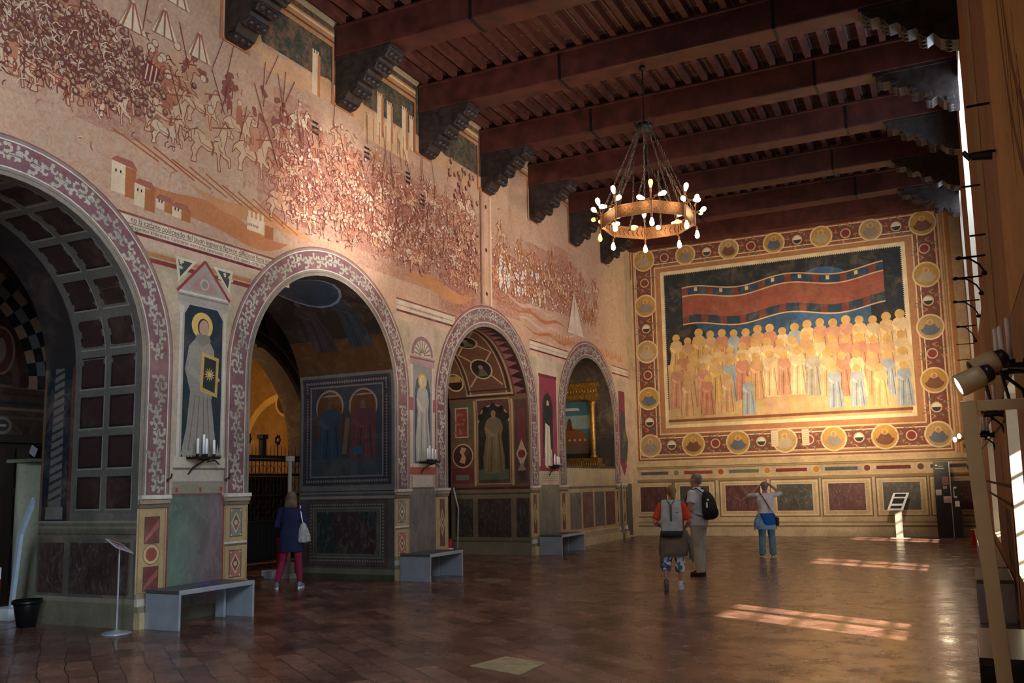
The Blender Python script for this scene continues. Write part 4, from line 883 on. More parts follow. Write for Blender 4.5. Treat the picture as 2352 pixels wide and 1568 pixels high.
# worn fresco and painted strips on the right wall
P = Paint(lambda u, v, h: (XR-h, u, v)); ORG = H('c08e5a')
P.rect(4.2, 2.95, 8.1, 9.2, ORG, 1)
P.poly([(4.2, 2.95), (6.9, 3.9), (6.9, 5.6), (5.6, 7.2), (4.2, 7.6)], H('b98a52'), 2)
for rad in (2.3, 1.9): P.ring(4.3, 5.2, rad-.09, rad, H('7c4a2a'), 3, 26, -1.4, 1.4)
for k in range(40):
    y_, z_ = 4.3+rr.random()*2.2, 3.3+rr.random()*3.6; P.line([(y_, z_), (y_+.03, z_+.3+.3*rr.random())], .03, rr.choice([H('7c4a2a'), H('55432c'), H('c99c60')]), 3)
P.rect(10.5, .0, 11.0, 9.2, H('a07a56'), 1); P.rect(11.0, 2.6, 12.2, 9.2, H('8f7a54'), 1); P.rect(12.2, 0, 14.8, 9.2, H('94644a'), 1); P.rect(17.8, 0, 21.9, 9.2, H('9c6a4e'), 1)
for z_ in (1.3, 1.5, 2.2, 2.45): P.rect(10.4, z_, 21.9, z_+.04, H('3d2018'), 2)
for k in range(12): P.rect(10.5+k*.36, .35, 10.62+k*.36, 1.25, H('503428'), 2)
P.build('faded_fresco', M['brown'], wall_right)
# room end behind the camera
e = MB(H('77604c')); e.box((-20, -6.3, 0), (3, -6, ZC)); e.build('wall_rear', M['brown'], kind='structure')
# ---- vestibule and chapel behind the arches
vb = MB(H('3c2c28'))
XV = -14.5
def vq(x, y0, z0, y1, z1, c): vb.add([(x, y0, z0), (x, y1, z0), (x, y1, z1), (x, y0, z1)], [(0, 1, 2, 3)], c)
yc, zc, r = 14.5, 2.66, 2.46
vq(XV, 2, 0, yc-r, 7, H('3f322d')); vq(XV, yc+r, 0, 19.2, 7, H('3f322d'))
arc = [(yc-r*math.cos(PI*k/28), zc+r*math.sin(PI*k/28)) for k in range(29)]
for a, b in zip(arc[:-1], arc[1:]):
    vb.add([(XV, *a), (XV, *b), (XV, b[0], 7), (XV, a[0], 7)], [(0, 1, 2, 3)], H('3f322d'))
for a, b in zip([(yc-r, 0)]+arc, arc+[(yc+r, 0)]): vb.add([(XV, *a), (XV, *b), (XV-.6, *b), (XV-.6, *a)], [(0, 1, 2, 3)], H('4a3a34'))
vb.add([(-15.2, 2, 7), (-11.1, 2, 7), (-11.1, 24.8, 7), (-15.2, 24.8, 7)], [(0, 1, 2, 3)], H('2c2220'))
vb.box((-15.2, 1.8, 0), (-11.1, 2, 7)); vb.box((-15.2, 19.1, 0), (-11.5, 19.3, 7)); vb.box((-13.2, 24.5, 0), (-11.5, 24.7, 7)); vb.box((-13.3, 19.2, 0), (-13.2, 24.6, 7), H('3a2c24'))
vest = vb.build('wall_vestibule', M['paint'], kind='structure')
P = Paint(lambda u, v, h: (XV+h, u, v))
P.ring(yc, zc, r, r+.1, H('6a625c'), 2, 30, 0, PI); P.ring(yc, zc, r+.1, r+.3, H('3b3030'), 2, 30, 0, PI); P.ring(yc, zc, r+.3, r+.34, H('7a7068'), 2, 30, 0, PI)
P.disc(16.1, 5.65, .62, H('6f6356'), 3, 28); P.disc(16.1, 5.65, .57, H('5c3c1e'), 4, 28); P.figure(16.1, 5.05, 1.1, H('33425a'), 5, False, H('5c4438'), 1.3)
P.frame(15.2, 4.95, 17.0, 6.5, .05, H('55603c'), 2); P.rect(17.2, 3.2, 18.2, 6.6, H('4a3c3c'), 2)
# arch 1 background: lunette with roundel, chequered arch, quatrefoils, frieze, door
P.rect(5, 2.85, 12, 3.5, H('453a34'), 2)
for z_, c in ((3.48, '6b5c50'), (3.36, '4c2026'), (3.2, '26302c'), (3.1, '7c6550'), (2.96, '57493c')): P.rect(5, z_, 11.6, z_+.05, H(c), 3)
P.ring(8, 3.5, 1.5, 1.62, H('5c4038'), 3, 24, 0, PI); P.ring(8, 3.5, 1.62, 1.75, H('43221f'), 3, 24, 0, PI)
for q in range(3):
    for k in range(26):
        if (k+q) % 2 == 0: P.ring(8, 3.5, 1.78+q*.16, 1.94+q*.16, H('a48872') if q != 1 else H('6d7476'), 4, 2, PI*k/26, PI*(k+1)/26)
        else: P.ring(8, 3.5, 1.78+q*.16, 1.94+q*.16, H('1c2226'), 4, 2, PI*k/26, PI*(k+1)/26)
P.disc(9.25, 4.1, .26, H('84705a'), 5, 20, ry=.42); P.disc(9.25, 4.1, .22, H('5c3430'), 6, 20, ry=.38); P.disc(9.25, 4.1, .1, H('86706a'), 7, 12, ry=.22)
for k in range(9):
    for j in range(4):
        y_, z_ = 7.4+k*.62+(j % 2)*.31, 5.0+j*.5
        if math.hypot(y_-8, z_-3.5) < 2.5: continue
        c = H('6a2c26') if (k+j) % 2 else H('4b3a3e')
        for an in range(4): P.disc(y_+.1*math.cos(an*PI/2), z_+.1*math.sin(an*PI/2), .12, c, 4+.1*an, 10)
        P.disc(y_, z_, .06, H('8c7a6a'), 5.5, 8)
P.disc(9.35, 2.84, .17, H('7a756c'), 5, 20, ry=.15); P.disc(9.35, 2.84, .12, H('3a3836'), 6, 18, ry=.1); P.rect(9.28, 2.82, 9.42, 2.86, H('a39c90'), 7)
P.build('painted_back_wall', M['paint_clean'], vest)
dr = MB(H('1c1412')); dr.box((XV, 8.3, 0), (XV+.1, 10.6, 2.55), H('1d1513')); dr.box((XV, 8.2, 0), (XV+.16, 8.3, 2.65)); dr.box((XV, 10.6, 0), (XV+.16, 10.75, 2.65)); dr.box((XV, 8.2, 2.55), (XV+.18, 10.75, 2.68))
for k in range(2):
    for j in range(3): dr.box((XV+.1, 8.45+k*1.1, .2+j*.8), (XV+.13, 9.35+k*1.1, .85+j*.8), H('2a1e1a'))
dr.build('door_1', M['obj'], kind='structure')
ch = MB(H('8a6a3c'))
ch.add([(-19, 10, 0), (-19, 19, 0), (-19, 19, 6), (-19, 10, 6)], [(0, 1, 2, 3)]); ch.box((-19, 9.9, 0), (-15.1, 10, 6)); ch.box((-19, 19, 0), (-15.1, 19.1, 6)); ch.box((-19, 9.9, 6), (-15.1, 19.1, 6.1))
chap = ch.build('wall_chapel', M['paint'], kind='structure')
P = Paint(lambda u, v, h: (-19+h, u, v))
for yy in (13, 16.8): P.ring(yy, 2.8, 1.75, 1.95, H('a9803f'), 3, 26, 0, PI); P.ring(yy, 2.8, 1.6, 1.7, H('5f3c20'), 3, 26, 0, PI); P.disc(yy, 2.8, 1.55, H('9a7434'), 2, 26, a0=0, a1=PI)
for yy in (14.9, 18.5): P.disc(yy, 4.7, .5, H('b08a48'), 3, 22); P.disc(yy, 4.7, .42, H('4f3018'), 4, 22)
for k in range(7): P.rect(10, .3+k*.38, 19, .34+k*.38, H('6a4a24'), 2)
for k in range(60): P.line([(rr.uniform(12, 18.8), rr.uniform(2.9, 5.6)), (rr.uniform(12, 18.8), rr.uniform(2.9, 5.6))], .01, H('7a5a2c'), 5) if k < 6 else P.disc(rr.uniform(12, 18.8), rr.uniform(1.6, 4.2), rr.uniform(.08, .2), rr.choice([H('b8923f'), H('7a5226'), H('a8702f')]), 5, 8)
for k in range(14):
    yy = 12.2+k*.5; P.figure(yy, 1.9+.25*(k % 2), 1.3, rr.choice([H('8a6a34'), H('6c4a28'), H('a47c3c')]), 6, True, H('8a6440'), 1.1)
P.build('painted_chapel_wall', M['paint'], chap)
cs = empty('darkening_panel', (-16.4, 14.5, 0), 0, 'dark panelling added to darken the view through the chapel gate', 'dark screen')  # panelling added so the lower part behind the gate stays dark
b = MB(H('1e1510')); b.box((-.1, -4, 0), (0, 4, 1.95)); b.box((-.14, -4, 1.95), (.08, 4, 2.02))
for k in range(17): b.box((0, -4+k*.5-.02, 0), (.05, -4+k*.5+.02, 1.95), H('2a1c14'))
b.build('back_panel', M['obj'], cs)
P2 = Paint(lambda u, v, h: (u, 19-h, v)); P2.rect(-18.9, .2, -15.1, 5.8, H('8a6430'), 1); P2.ring(-17, 2.8, 1.4, 1.6, H('c29a50'), 2, 24, 0, PI)
P2.disc(-17, 4.1, .4, H('c29a50'), 3, 18); P2.disc(-17, 4.1, .33, H('4f3018'), 4, 18); P2.build('painted_chapel_wall', M['paint'], chap)
# ---- ceiling: planks, joists, beams, corbels
cl = MB(H('4a2620'))
cl.box((-9.4, -6, ZC), (1.5, YF+.3, ZC+.1)); ceiling = cl.build('ceiling', M['obj'], kind='structure')
def tile_mat():
    m, nt, b = newmat('ceiling_bricks'); v = mapped(nt)
    br = nd(nt, 'ShaderNodeTexBrick'); br.inputs['Scale'].default_value = 1; br.inputs['Brick Width'].default_value = .33; br.inputs['Row Height'].default_value = .5; br.inputs['Mortar Size'].default_value = .012; br.offset = 0
    br.inputs['Color1'].default_value = (*lin(H('5a2c22')), 1); br.inputs['Color2'].default_value = (*lin(H('45201a')), 1); br.inputs['Mortar'].default_value = (*lin(H('6f645e')), 1)
    nt.links.new(v, br.inputs['Vector']); nt.links.new(br.outputs['Color'], b.inputs['Base Color']); b.inputs['Roughness'].default_value = .8; return m
ceiling.data.materials.clear(); ceiling.data.materials.append(tile_mat())
BY = [-1.15, 1.38, 3.9, 6.42, 8.94, 11.46, 14.05, 16.55, 19.0, 21.5, 23.8]
edges = BY+[26.02]
jm = {}
cnt = 0; rest = MB(H('5a3833'))
bays = [(a+.45, b) for a, b in zip(edges[:-1], edges[1:])]
order = ['first', 'second', 'third', 'fourth', 'fifth', 'sixth', 'seventh', 'eighth', 'ninth', 'tenth', 'eleventh']
for bi in range(4, len(bays)):
    a, b = bays[bi]
    jb = MB(H('5a3833')); jb.box((-.055, a, ZC-.16), (.055, b, ZC)); first = None
    for k in range(29):
        x = XL+.2+k*.335
        if cnt < 100 and bi >= 5 and 4 <= k:
            if first is None: first = jb.build('joist', M['joist'], ceiling); o = first
            else: o = first.copy(); C.objects.link(o); o.parent = ceiling
            o.location.x = x; cnt += 1
        else: rest.box((x-.055, a, ZC-.16), (x+.055, b, ZC))
rest.build('joist', M['joist'], ceiling, kind='stuff')
for i, y0 in enumerate(BY):
    if i < 3: continue
    b = MB(H('43221d')); b.box((XL, y0, 9.08), (XR, y0+.45, ZC-.16)); b.box((XL, y0-.03, ZC-.22), (XR, y0+.48, ZC-.16), H('4a2a24'))
    root = empty('ceiling_beam', (0, 0, 0), 0, '%s dark timber ceiling beam counted from the far painted wall' % order[len(BY)-1-i], 'beam', 'heavy beams across the hall')
    b.build('timber', M['beam'], root, bevel=.02)
    s_ = MB()
    for x in (-6.2-.4*(i % 2), -2.3+.3*(i % 3)): s_.box((x, y0-.012, 9.07), (x+.05, y0+.462, 9.62))
    s_.build('iron_strap', M['iron'], root)
def corbel(wx, sg, y0):
    P_ = [(0, 8.22), (.1, 8.24), (.22, 8.3), (.3, 8.42), (.38, 8.36), (.46, 8.44), (.5, 8.56), (.6, 8.54), (.66, 8.64), (.72, 8.72), (.82, 8.7), (.88, 8.8), (.95, 8.88), (1.04, 8.87), (1.12, 8.96), (1.18, 9.08), (0, 9.08)]
    L_ = 1.0 if sg > 0 else 1.2
    b = MB(H('2b2322')); b.prism(P_, lambda u, v, t: (wx+sg*u*L_, y0+.03+t*.4, v))
    for u, v in ((.12, 8.28), (.42, 8.42), (.62, 8.6), (.86, 8.78), (1.08, 8.94)):
        for t in (.07, .2, .33): b.ell((wx+sg*u*L_, y0+.05+t, v), (.075, .06, .06), 8, 6)
        b.box((wx+sg*(u-.05)*L_, y0+.005, v+.03), (wx+sg*(u+.06)*L_, y0+.445, v+.1))
    b.box((wx, y0+.01, 9.02), (wx+sg*1.18*L_, y0+.44, 9.08))
    return b
for i, y0 in enumerate(BY):
    if i < 3: continue
    n_ = order[len(BY)-1-i]
    for wx, sg, side in ((XL, 1, 'left'), (XR, -1, 'right')):
        if sg < 0 and i < 5: continue
        root = empty('carved_corbel', (0, 0, 0), 0, 'black carved corbel on the %s wall, under the %s beam from the far wall' % (side, n_), 'corbel', 'carved corbels under the beams')
        corbel(wx, sg, y0).build('bracket', M['corbel'], root, bevel=.008)
b = MB(H('43221d')); b.box((XL, 26.02, 9.2), (XR, YF, ZC-.02)); b.box((XL, 26.1, 9.14), (XR, YF, 9.2), H('5c3428'))
b.build('trim_1', M['beam'], kind='structure')
# ============================================================ OBJECTS
# ---- chandelier
def rotz(a): return Matrix.Rotation(a, 4, 'Z')
cx, cy, cz, R8 = -4.66, 14.3, 6.22, .82
ch = empty('chandelier', (cx, cy, cz), 0, 'octagonal pierced brass ring chandelier with many lit bulbs hung on chains', 'chandelier')
V8 = [(R8*math.cos(PI/8+k*PI/4), R8*math.sin(PI/8+k*PI/4)) for k in range(8)]
b = MB(); 
for k in range(8):
    (x0, y0), (x1, y1) = V8[k], V8[(k+1) % 8]; t = Vector((x1-x0, y1-y0, 0)).normalized(); n = Vector((t.y, -t.x, 0)); L = math.hypot(x1-x0, y1-y0)
    m = Matrix(((t.x, n.x, 0, x0), (t.y, n.y, 0, y0), (0, 0, 1, 0), (0, 0, 0, 1)))
    b.box((0, -.008, -.11), (L, .008, -.085), m=m); b.box((0, -.008, .085), (L, .008, .11), m=m); b.box((0, -.004, -.085), (L, .004, .085), m=m)
    for q in range(7): b.tube([m @ Vector((L*(q+.5)/7, -.012, -.06)), m @ Vector((L*(q+.5)/7+.03, -.014, 0)), m @ Vector((L*(q+.5)/7, -.012, .06))], .008, 5)
    b.tube([(x0, y0, -.13), (x0, y0, .14)], .022, 8)
b.build('ring', M['brass'], ch)
def chain(p0, p1, r=.009):
    c = MB()
    p0, p1 = Vector(p0), Vector(p1); d = p1-p0; n = max(2, int(d.length/.07)); u = d.normalized(); s = u.cross(Vector((.3, .9, .1))).normalized()
    w_ = u.cross(s)
    for k in range(n):
        a = p0+d*k/n; e = p0+d*(k+1.15)/n; o = s if k % 2 else w_
        c.tube([a, a+(e-a)*.3+o*.016, a+(e-a)*.7+o*.016, e, a+(e-a)*.7-o*.016, a+(e-a)*.3-o*.016, a], .0045, 4, cap=False)
    c.build('suspension_chain', M['chain'], ch)
HUB = 1.72
for k in range(8):
    x, y = V8[k]; chain((x, y, .12), (x*.13, y*.13, HUB)); x2, y2 = V8[(k+1) % 8]
    chain(((x+x2)/2, (y+y2)/2, .1), (x*.4, y*.4, 1.0))
b = MB(); b.lathe([(.03, HUB+.1), (.13, HUB+.06), (.15, HUB), (.12, HUB-.06), (.04, HUB-.1)], n=12); b.tube([(0, 0, HUB), (0, 0, 9.08-cz)], .014, 8)
for k in range(8): b.tube([(.13*math.cos(k*PI/4), .13*math.sin(k*PI/4), HUB), (.19*math.cos(k*PI/4), .19*math.sin(k*PI/4), HUB+.12)], .01, 5)
b.lathe([(.07, 2.8), (.05, 2.86)], n=10)
b.build('hub', M['iron'], ch)
def bulb_mb(): 
    b = MB((1, .8, .5)); b.lathe([(.013, 0), (.02, .02), (.036, .07), (.041, .1), (.034, .13), (.015, .148), (.001, .15)], n=12); return b
def socket_mb(): 
    b = MB(); b.lathe([(.017, -.07), (.019, 0), (.016, .01)], n=10); return b
B0 = S0 = None
def bulb(p, d, dim=False):
    global B0, S0
    q = Vector(d).to_track_quat('Z', 'Y').to_euler()
    if B0 is None:
        B0 = bulb_mb().build('bulb', M['bulb'], ch); S0 = socket_mb().build('socket', M['brass'], B0); o = B0
    else:
        o = B0.copy(); C.objects.link(o); o.parent = ch; s2 = S0.copy(); C.objects.link(s2); s2.parent = o
        if dim:
            o.data = B0.data.copy(); o.data.materials[0] = M['bulb_dim']
    o.location = p; o.rotation_euler = q
for k in range(8):
    x, y = V8[k]; a = PI/8+k*PI/4; ux, uy = math.cos(a), math.sin(a); tx, ty = -uy, ux
    bulb((x+ux*.03, y+uy*.03, .3), (ux*.25, uy*.25, 1), k == 6); bulb((x+ux*.03, y+uy*.03, -.2), (0, 0, -1), k == 4)
    for s_ in (1, -1): bulb((x+ux*.09+tx*.11*s_, y+uy*.09+ty*.11*s_, .13+.03*s_), (ux*.5+tx*s_, uy*.5+ty*s_, .15), (k*2+s_) % 7 == 0)
    x2, y2 = V8[(k+1) % 8]; mx, my = (x+x2)/2, (y+y2)/2; am = a+PI/8
    bulb((mx-math.cos(am)*.08, my-math.sin(am)*.08, .04), (-math.cos(am), -math.sin(am), -.1), k % 2 == 0)
for k in range(8):
    x, y = V8[k]; a = PI/8+k*PI/4; ux, uy = math.cos(a), math.sin(a); tx, ty = -uy, ux
    for q0, q1 in (((x, y, .1), (x+ux*.03, y+uy*.03, .28)), ((x, y, -.1), (x+ux*.03, y+uy*.03, -.16)), ((x, y, .12), (x+ux*.06+tx*.05, y+uy*.06+ty*.05, .12)), ((x, y, .12), (x+ux*.06-tx*.05, y+uy*.06-ty*.05, .12))):
        c = MB(); c.tube([q0, q1], .009, 6); c.build('bulb_arm', M['brass'], ch)
for dx, dy in ((.5, 0), (-.5, 0), (0, .5), (0, -.5)): light('chandelier_glow', 'POINT', (cx+dx, cy+dy, cz), 6, (1, .68, .36), shadow_soft_size=.25)
# ---- benches
def bench(y0, y1, x0, x1, h, label, dark=False):
    ST_, TP_ = (M['blackp'], plain('painted_shade_seat', H('3a2c26'), .25, var=.1)) if dark else (M['steel'], M['dark_steel'])  # dark: shade and a brown reflection put into the steel bench's colours
    root = empty('bench', ((x0+x1)/2, (y0+y1)/2, 0), 0, label, 'bench', 'grey steel benches along the walls'); ox, oy = (x0+x1)/2, (y0+y1)/2
    def bx(a, b_, nm, mt, col=None):
        q = MB(); q.box((a[0]-ox, a[1]-oy, a[2]), (b_[0]-ox, b_[1]-oy, b_[2])); return q.build(nm, mt, root, bevel=.004)
    bx((x0, y0, h-.045), (x1, y1, h), 'seat', TP_); bx((x1-.012, y0, h-.055), (x1+.004, y1, h+.003), 'seat_edge', ST_)
    bx((x0, y0, 0), (x1, y0+.035, h-.045), 'leg', ST_); bx((x0, y1-.035, 0), (x1, y1, h-.045), 'leg', ST_)
    bx((x0+.05, y1-.17, 0), (x0+.2, y1-.13, h-.045), 'leg', ST_)
    return root
bench(7.83, 9.08, -9.19, -8.62, .475, 'grey steel bench with a purple leaflet, at the nearest painted pier')
bench(13.25, 14.38, -9.18, -8.55, .475, 'grey steel bench at the middle pier, near the fire extinguisher')
bench(19.0, 20.4, -9.18, -8.6, .46, 'grey steel bench at the farthest pier, before the closed arch')
for (x, y, z, lb) in ((-8.88, 8.5, .476, 'purple leaflet lying on the nearest grey bench'), (-8.8, 13.85, .476, 'lilac leaflet lying on the middle grey bench'), (-8.85, 19.7, .461, 'pale leaflet lying on the farthest grey bench')):
    b = MB(H('4a3f8a')); b.box((-.07, -.2, 0), (.07, .2, .006)); b.box((-.06, -.19, .0061), (-.02, .1, .0066), H('8d84c0'))
    o = b.build('leaflet', M['obj'], label=lb, cat='leaflet', group='leaflets on the benches'); o.location = (x, y, z); o.rotation_euler.z = .15
# ---- candle sconces
def sconce(name_loc, rz, label, arm=.42, nc=4, s=1.0):
    root = empty('candle_sconce', name_loc, rz, label, 'sconce', 'iron candle sconces on the walls')   # local +x points away from the wall
    b = MB()
    b.box((0, -.2, -.02), (.2, .2, .01)); 
    for k in range(9):
        b.tube([(.2, -.2+k*.05, 0), (.215, -.2+k*.05, .03)], .006, 5)
    for y in (-.2, .2):
        for k in range(4): b.tube([(.02+k*.05, y, 0), (.02+k*.05, y*1.07, .03)], .006, 5)
    b.build('tray', M['iron'], root)
    b = MB(); b.tube([(.15, 0, -.02), (.1, -.03, -.06), (.02, -.1, -.13), (-.02*0, -.16, -.22)], .011, 6); b.tube([(0, 0, -.02), (.2, 0, -.03)], .014, 6); b.build('bracket', M['iron'], root)
    b = MB(); b.tube([(.0, .16, -.05), (.1, .2, -.03), (.13, .25, -.09)], .01, 6); b.build('hook', M['iron'], root)
    pos = [(.14, -.14), (.15, 0), (.08, .02), (.13, .15)][:nc]
    for k, (x, y) in enumerate(pos):
        b = MB(); b.lathe([(.024, 0), (.024, .035), (.016, .04)], (x, y, .01), 10); cupo = b.build('candle_cup', M['iron'], root)
        b = MB(); h = (.24, .24, .3, .23)[k]; b.lathe([(.016, .04), (.0155, h), (.004, h+.006)], (x, y, .01), 10); b.build('candle', M['candle'], root)
    root.scale = (s, s, s)
    return root
sconce((XL+.03, 8.67, 2.11), 0, 'black iron candle sconce below the painted monk on the nearest pier')
sconce((XL+.03, 14.23, 2.13), 0, 'black iron candle sconce on the middle pier, above the orange painted ledge')
sconce((XL+.03, 19.98, 2.09), 0, 'black iron candle sconce on the farthest pier, beside the red-ground saint')
sconce((XR-.0, 7.0, 2.4), PI, 'nearest candle sconce on the right wall, cropped by the photo edge', s=1.15)
sconce((XR-.0, 10.8, 2.32), PI, 'second candle sconce on the right wall, behind the beige frame')
sconce((XR-.0, 13.9, 2.22), PI, 'third candle sconce on the right wall, beyond the sunlit niche')
# small hooks on the nearest pier
for y in (8.22, 9.22):
    b = MB(); b.tube([(XL+.06, y, 1.9), (XL+.06, y-.01, 1.85), (XL+.01, y-.03, 1.82), (XL+.06, y-.06, 1.8)], .01, 6)
    b.build('wall_hook', M['iron'], label='small black iron hook on the %s border of the nearest pier' % ('left' if y < 9 else 'right'), cat='hook', group='small hooks on the pier')
# ---- iron rods and brackets on the right wall
rods = [(8.39, 4.92, .19, 0), (8.1, 4.38, .25, 2), (11.49, 5.13, .21, 0), (11.28, 4.46, .17, 0)]
names = ['highest', 'second highest', 'third highest', 'fourth highest']
for k, (y, z, l, kd) in enumerate(rods):
    root = empty('wall_rod', (0, 0, 0), 0, '%s black iron rod on the right wall%s' % (names[k], ', carrying a dark lamp' if kd else ''), 'rod', 'iron rods on the right wall')
    b = MB(); b.tube([(XR, y, z), (XR-l, y, z+.0)], .012, 6); b.build('rod', M['iron'], root)
    if kd:
        b = MB(); b.tube([(XR-.19, y, z-.02), (XR-.03, y, z-.03)], [.035, .045], 10); b.tube([(XR-.25, y, z+.03), (XR-.2, y, z-.04)], .022, 8); b.build('lamp_head', M['blackp'], root)
for k, (y, z, l, dy) in enumerate(((11.77, 4.32, .3, -.22), (13.29, 4.38, .34, -.24), (15.33, 4.42, .35, -.26), (18.5, 4.5, .31, -.3))):
    root = empty('iron_bracket', (0, 0, 0), 0, '%s black iron bracket with a curved brace on the right wall' % ('top', 'second', 'third', 'lowest')[k], 'bracket', 'curved iron brackets on the right wall')
    b = MB(); b.tube([(XR, y, z), (XR-l, y, z)], .013, 6); b.ell((XR-l, y, z), (.04, .03, .025)); b.tube([(XR-l, y, z), (XR-l*.6, y, z-.02), (XR-l*.25, y, z+dy*.5), (XR-.02, y, z+dy)], .012, 6); b.ell((XR-.03, y, z+dy), (.04, .04, .03)); b.build('arm', M['iron'], root)
for k, (y, z) in enumerate(((20.3, 4.4), (21.0, 4.15), (21.6, 3.85))):
    b = MB(); b.tube([(XR, y, z), (XR-.36, y, z)], .01, 6); b.build('wall_rod', M['iron'], label='thin far iron rod on the right wall above the spotlights, %s of three' % ('top', 'middle', 'bottom')[k], cat='rod', group='thin iron rods on the right wall')
# ---- foreground beige stand with twin spotlights
st = empty('spotlight_stand', (.12, 5, 0), 0, 'beige flat metal stand with a short top arm at the right foreground', 'stand')
b = MB(H('a08762'))
def slab(p, q, w_, t):
    p, q = Vector(p), Vector(q); d = (q-p).normalized(); n = Vector((0, 1, 0)); s = d.cross(n).normalized()
    vs = [p-s*w_/2-n*t/2, p+s*w_/2-n*t/2, p+s*w_/2+n*t/2, p-s*w_/2+n*t/2]; vs += [v+(q-p) for v in vs]
    b.add(vs, [(0, 1, 2, 3)[::-1], (4, 5, 6, 7), (0, 1, 5, 4), (1, 2, 6, 5), (2, 3, 7, 6), (3, 0, 4, 7)])
slab((.03, 0, .0), (-.062, 0, 2.03), .074, .03); b.build('post', M['beige'], st, bevel=.003)
b = MB(); slab((-.022, 0, 2.002), (.21, 0, 2.002), .054, .028); b.build('top_arm', M['beige'], st, bevel=.003)
b = MB(H('a08762')); b.box((-.12, -.2, 0), (.2, .2, .012)); b.build('base_plate', M['beige'], st, bevel=.003)
for k, (dx, dz) in enumerate(((0, 0), (.075, .085))):
    sp = empty('spotlight', (.12+dx, 5.05+.1*k, 2.155+dz), 0, ('lit' if k == 0 else 'unlit upper') + ' round bronze spotlight clamped above the beige stand', 'spotlight', 'twin spotlights on the stand')
    d_ = Vector((-.92, -.22, -.4)).normalized(); m = d_.to_track_quat('Z', 'Y').to_matrix().to_4x4()
    b = MB(H('7c6040')); b.lathe([(.056, -.02), (.06, .0), (.06, .11), (.054, .115), (.052, .1)], (0, 0, 0), 24, m=m); b.build('housing', M['beige'], sp)
    b = MB(); b.lathe([(.02, -.08), (.045, -.065), (.052, -.015)], n=20, m=m); b.build('rear_cap', M['blackp'], sp)
    b = MB(); b.lathe([(.05, .1), (.05, .104)], n=20, m=m); b.build('lens', M['lens'] if k == 0 else M['blackp'], sp)
    b = MB(); b.tube([(.03, 0, -.03), (.05+.02*k, 0, -.16-dz)], .009, 6); b.tube([(.03, 0, -.03), (.0, 0, 0)], .01, 6); b.build('yoke', M['blackp'], sp)
# spots near the far corner
for k, (x, z) in enumerate(((-.02, 2.58), (.09, 2.66), (.22, 2.42), (.26, 1.85))):
    sp = empty('spotlight', (x, 25.2-k*.1, z), 0, ('small lit spotlight low in the far right corner', 'small lit spotlight above its neighbour in the far right corner', 'dark round spotlight beside the beige post in the far corner', 'lowest dark round spotlight by the far information totem')[k], 'spotlight', 'small spotlights in the far right corner')
    m = Vector((-.7, -.7 if k < 2 else -.6, -.1)).normalized().to_track_quat('Z', 'Y').to_matrix().to_4x4()
    b = MB(); b.lathe([(.03, -.12), (.07, -.1), (.08, .08), (.072, .085)], n=16, m=m); b.build('housing', M['brass'] if k > 1 else M['beige'], sp)
    b = MB(); b.lathe([(.066, .08), (.066, .086)], n=16, m=m); b.build('lens', M['lens'] if k < 2 else M['blackp'], sp)
    b = MB(); b.tube([(0, 0, 0), (.34-x+.12, .1, .0)], .012, 6); b.build('yoke', M['iron'], sp)
# ---- right side low things
b = MB(H('8d7d68')); b.box((.2, 12.9, 0), (XR-.012, 21.9, .42)); b.box((.17, 12.9, .42), (XR-.012, 21.9, .47), H('9c8c76'))
b.build('stone_ledge', M['stone'], bevel=.01, label='long low stone ledge along the right wall', cat='ledge')
bench(11.2, 12.55, .07, .45, .475, 'grey steel bench on the right wall, partly behind the beige stand')
bench(6.47, 7.72, .02, .42, .475, 'foreground steel bench darkened by painted shade at the lower right photo corner', True)
b = MB(H('c4141a')); b.box((-.09, -.12, 0), (.12, .12, .34)); b.box((-.1, -.13, .34), (.13, .13, .36), H('a01014')); o = b.build('red_box', M['red'], bevel=.006, label='small bright red box on the floor in the far right corner', cat='box'); o.location = (.2, 23.4, 0)
# ---- information totem and lectern at the far wall
t = empty('information_totem', (-.47, 25.95, 0), 0, 'tall black information totem with pinned notices in the far right corner', 'totem')
b = MB(H('15171b')); b.box((-.2, -.02, 0), (.18, .04, 2.02)); b.build('panel', M['gloss_paint'], t, bevel=.004)
b = MB(H('4a5064')); b.box((.18, -.035, 0), (.2, .05, 2.02)); b.build('edge_strip', M['steel'], t)
b = MB(H('26211f')); b.box((.2, -.0, 0), (.42, .03, 1.5)); b.build('side_panel', M['gloss_paint'], t)
for x0, z0, x1, z1, c in ((-.0, 1.4, .15, 1.62, '7c5258'), (.01, 1.3, .1, 1.37, 'a8948c'), (-.18, 1.13, -.04, 1.28, 'c4b4b0'), (0, .93, .2*.9, 1.1, 'bba4a4')):
    b = MB(H(c)); b.box((x0, -.026, z0), (x1, -.021, z1))
    for k in range(3): b.box((x0+.015, -.0275, z0+.02+k*.03), (x1-.015, -.0262, z0+.027+k*.03), H('4a4040'))
    b.build('notice', M['obj'], t)
b = MB(H('d0c0a8')); b.ell((-.12, -.022, 1.93), (.03, .003, .022)); b.box((-.16, -.023, 1.84), (.06, -.0205, 1.852)); b.box((-.08, -.023, 1.9), (.04, -.0205, 1.908)); b.build('logo', M['obj'], t)
b = MB(H('d8cfc8'))
for z in (1.05, 1.3): b.box((.26, -.006, z), (.33, -.001, z+.05))
b.box((.25, -.006, 1.08), (.27, -.001, 1.33)); b.build('lettering', M['obj'], t)
b = MB(H('cfe0f0')); b.box((.27, -.03, .82), (.38, -.001, .97)); b.build('leaflet_holder', M['white'], t)
l = empty('information_lectern', (-1.6, 25.75, 0), 0, 'white slanted information lectern on a pale post before the far wall', 'lectern')
b = MB(); b.box((-.26, -.16, 0), (.26, .16, .012)); b.build('base', M['stone'], l, bevel=.003)
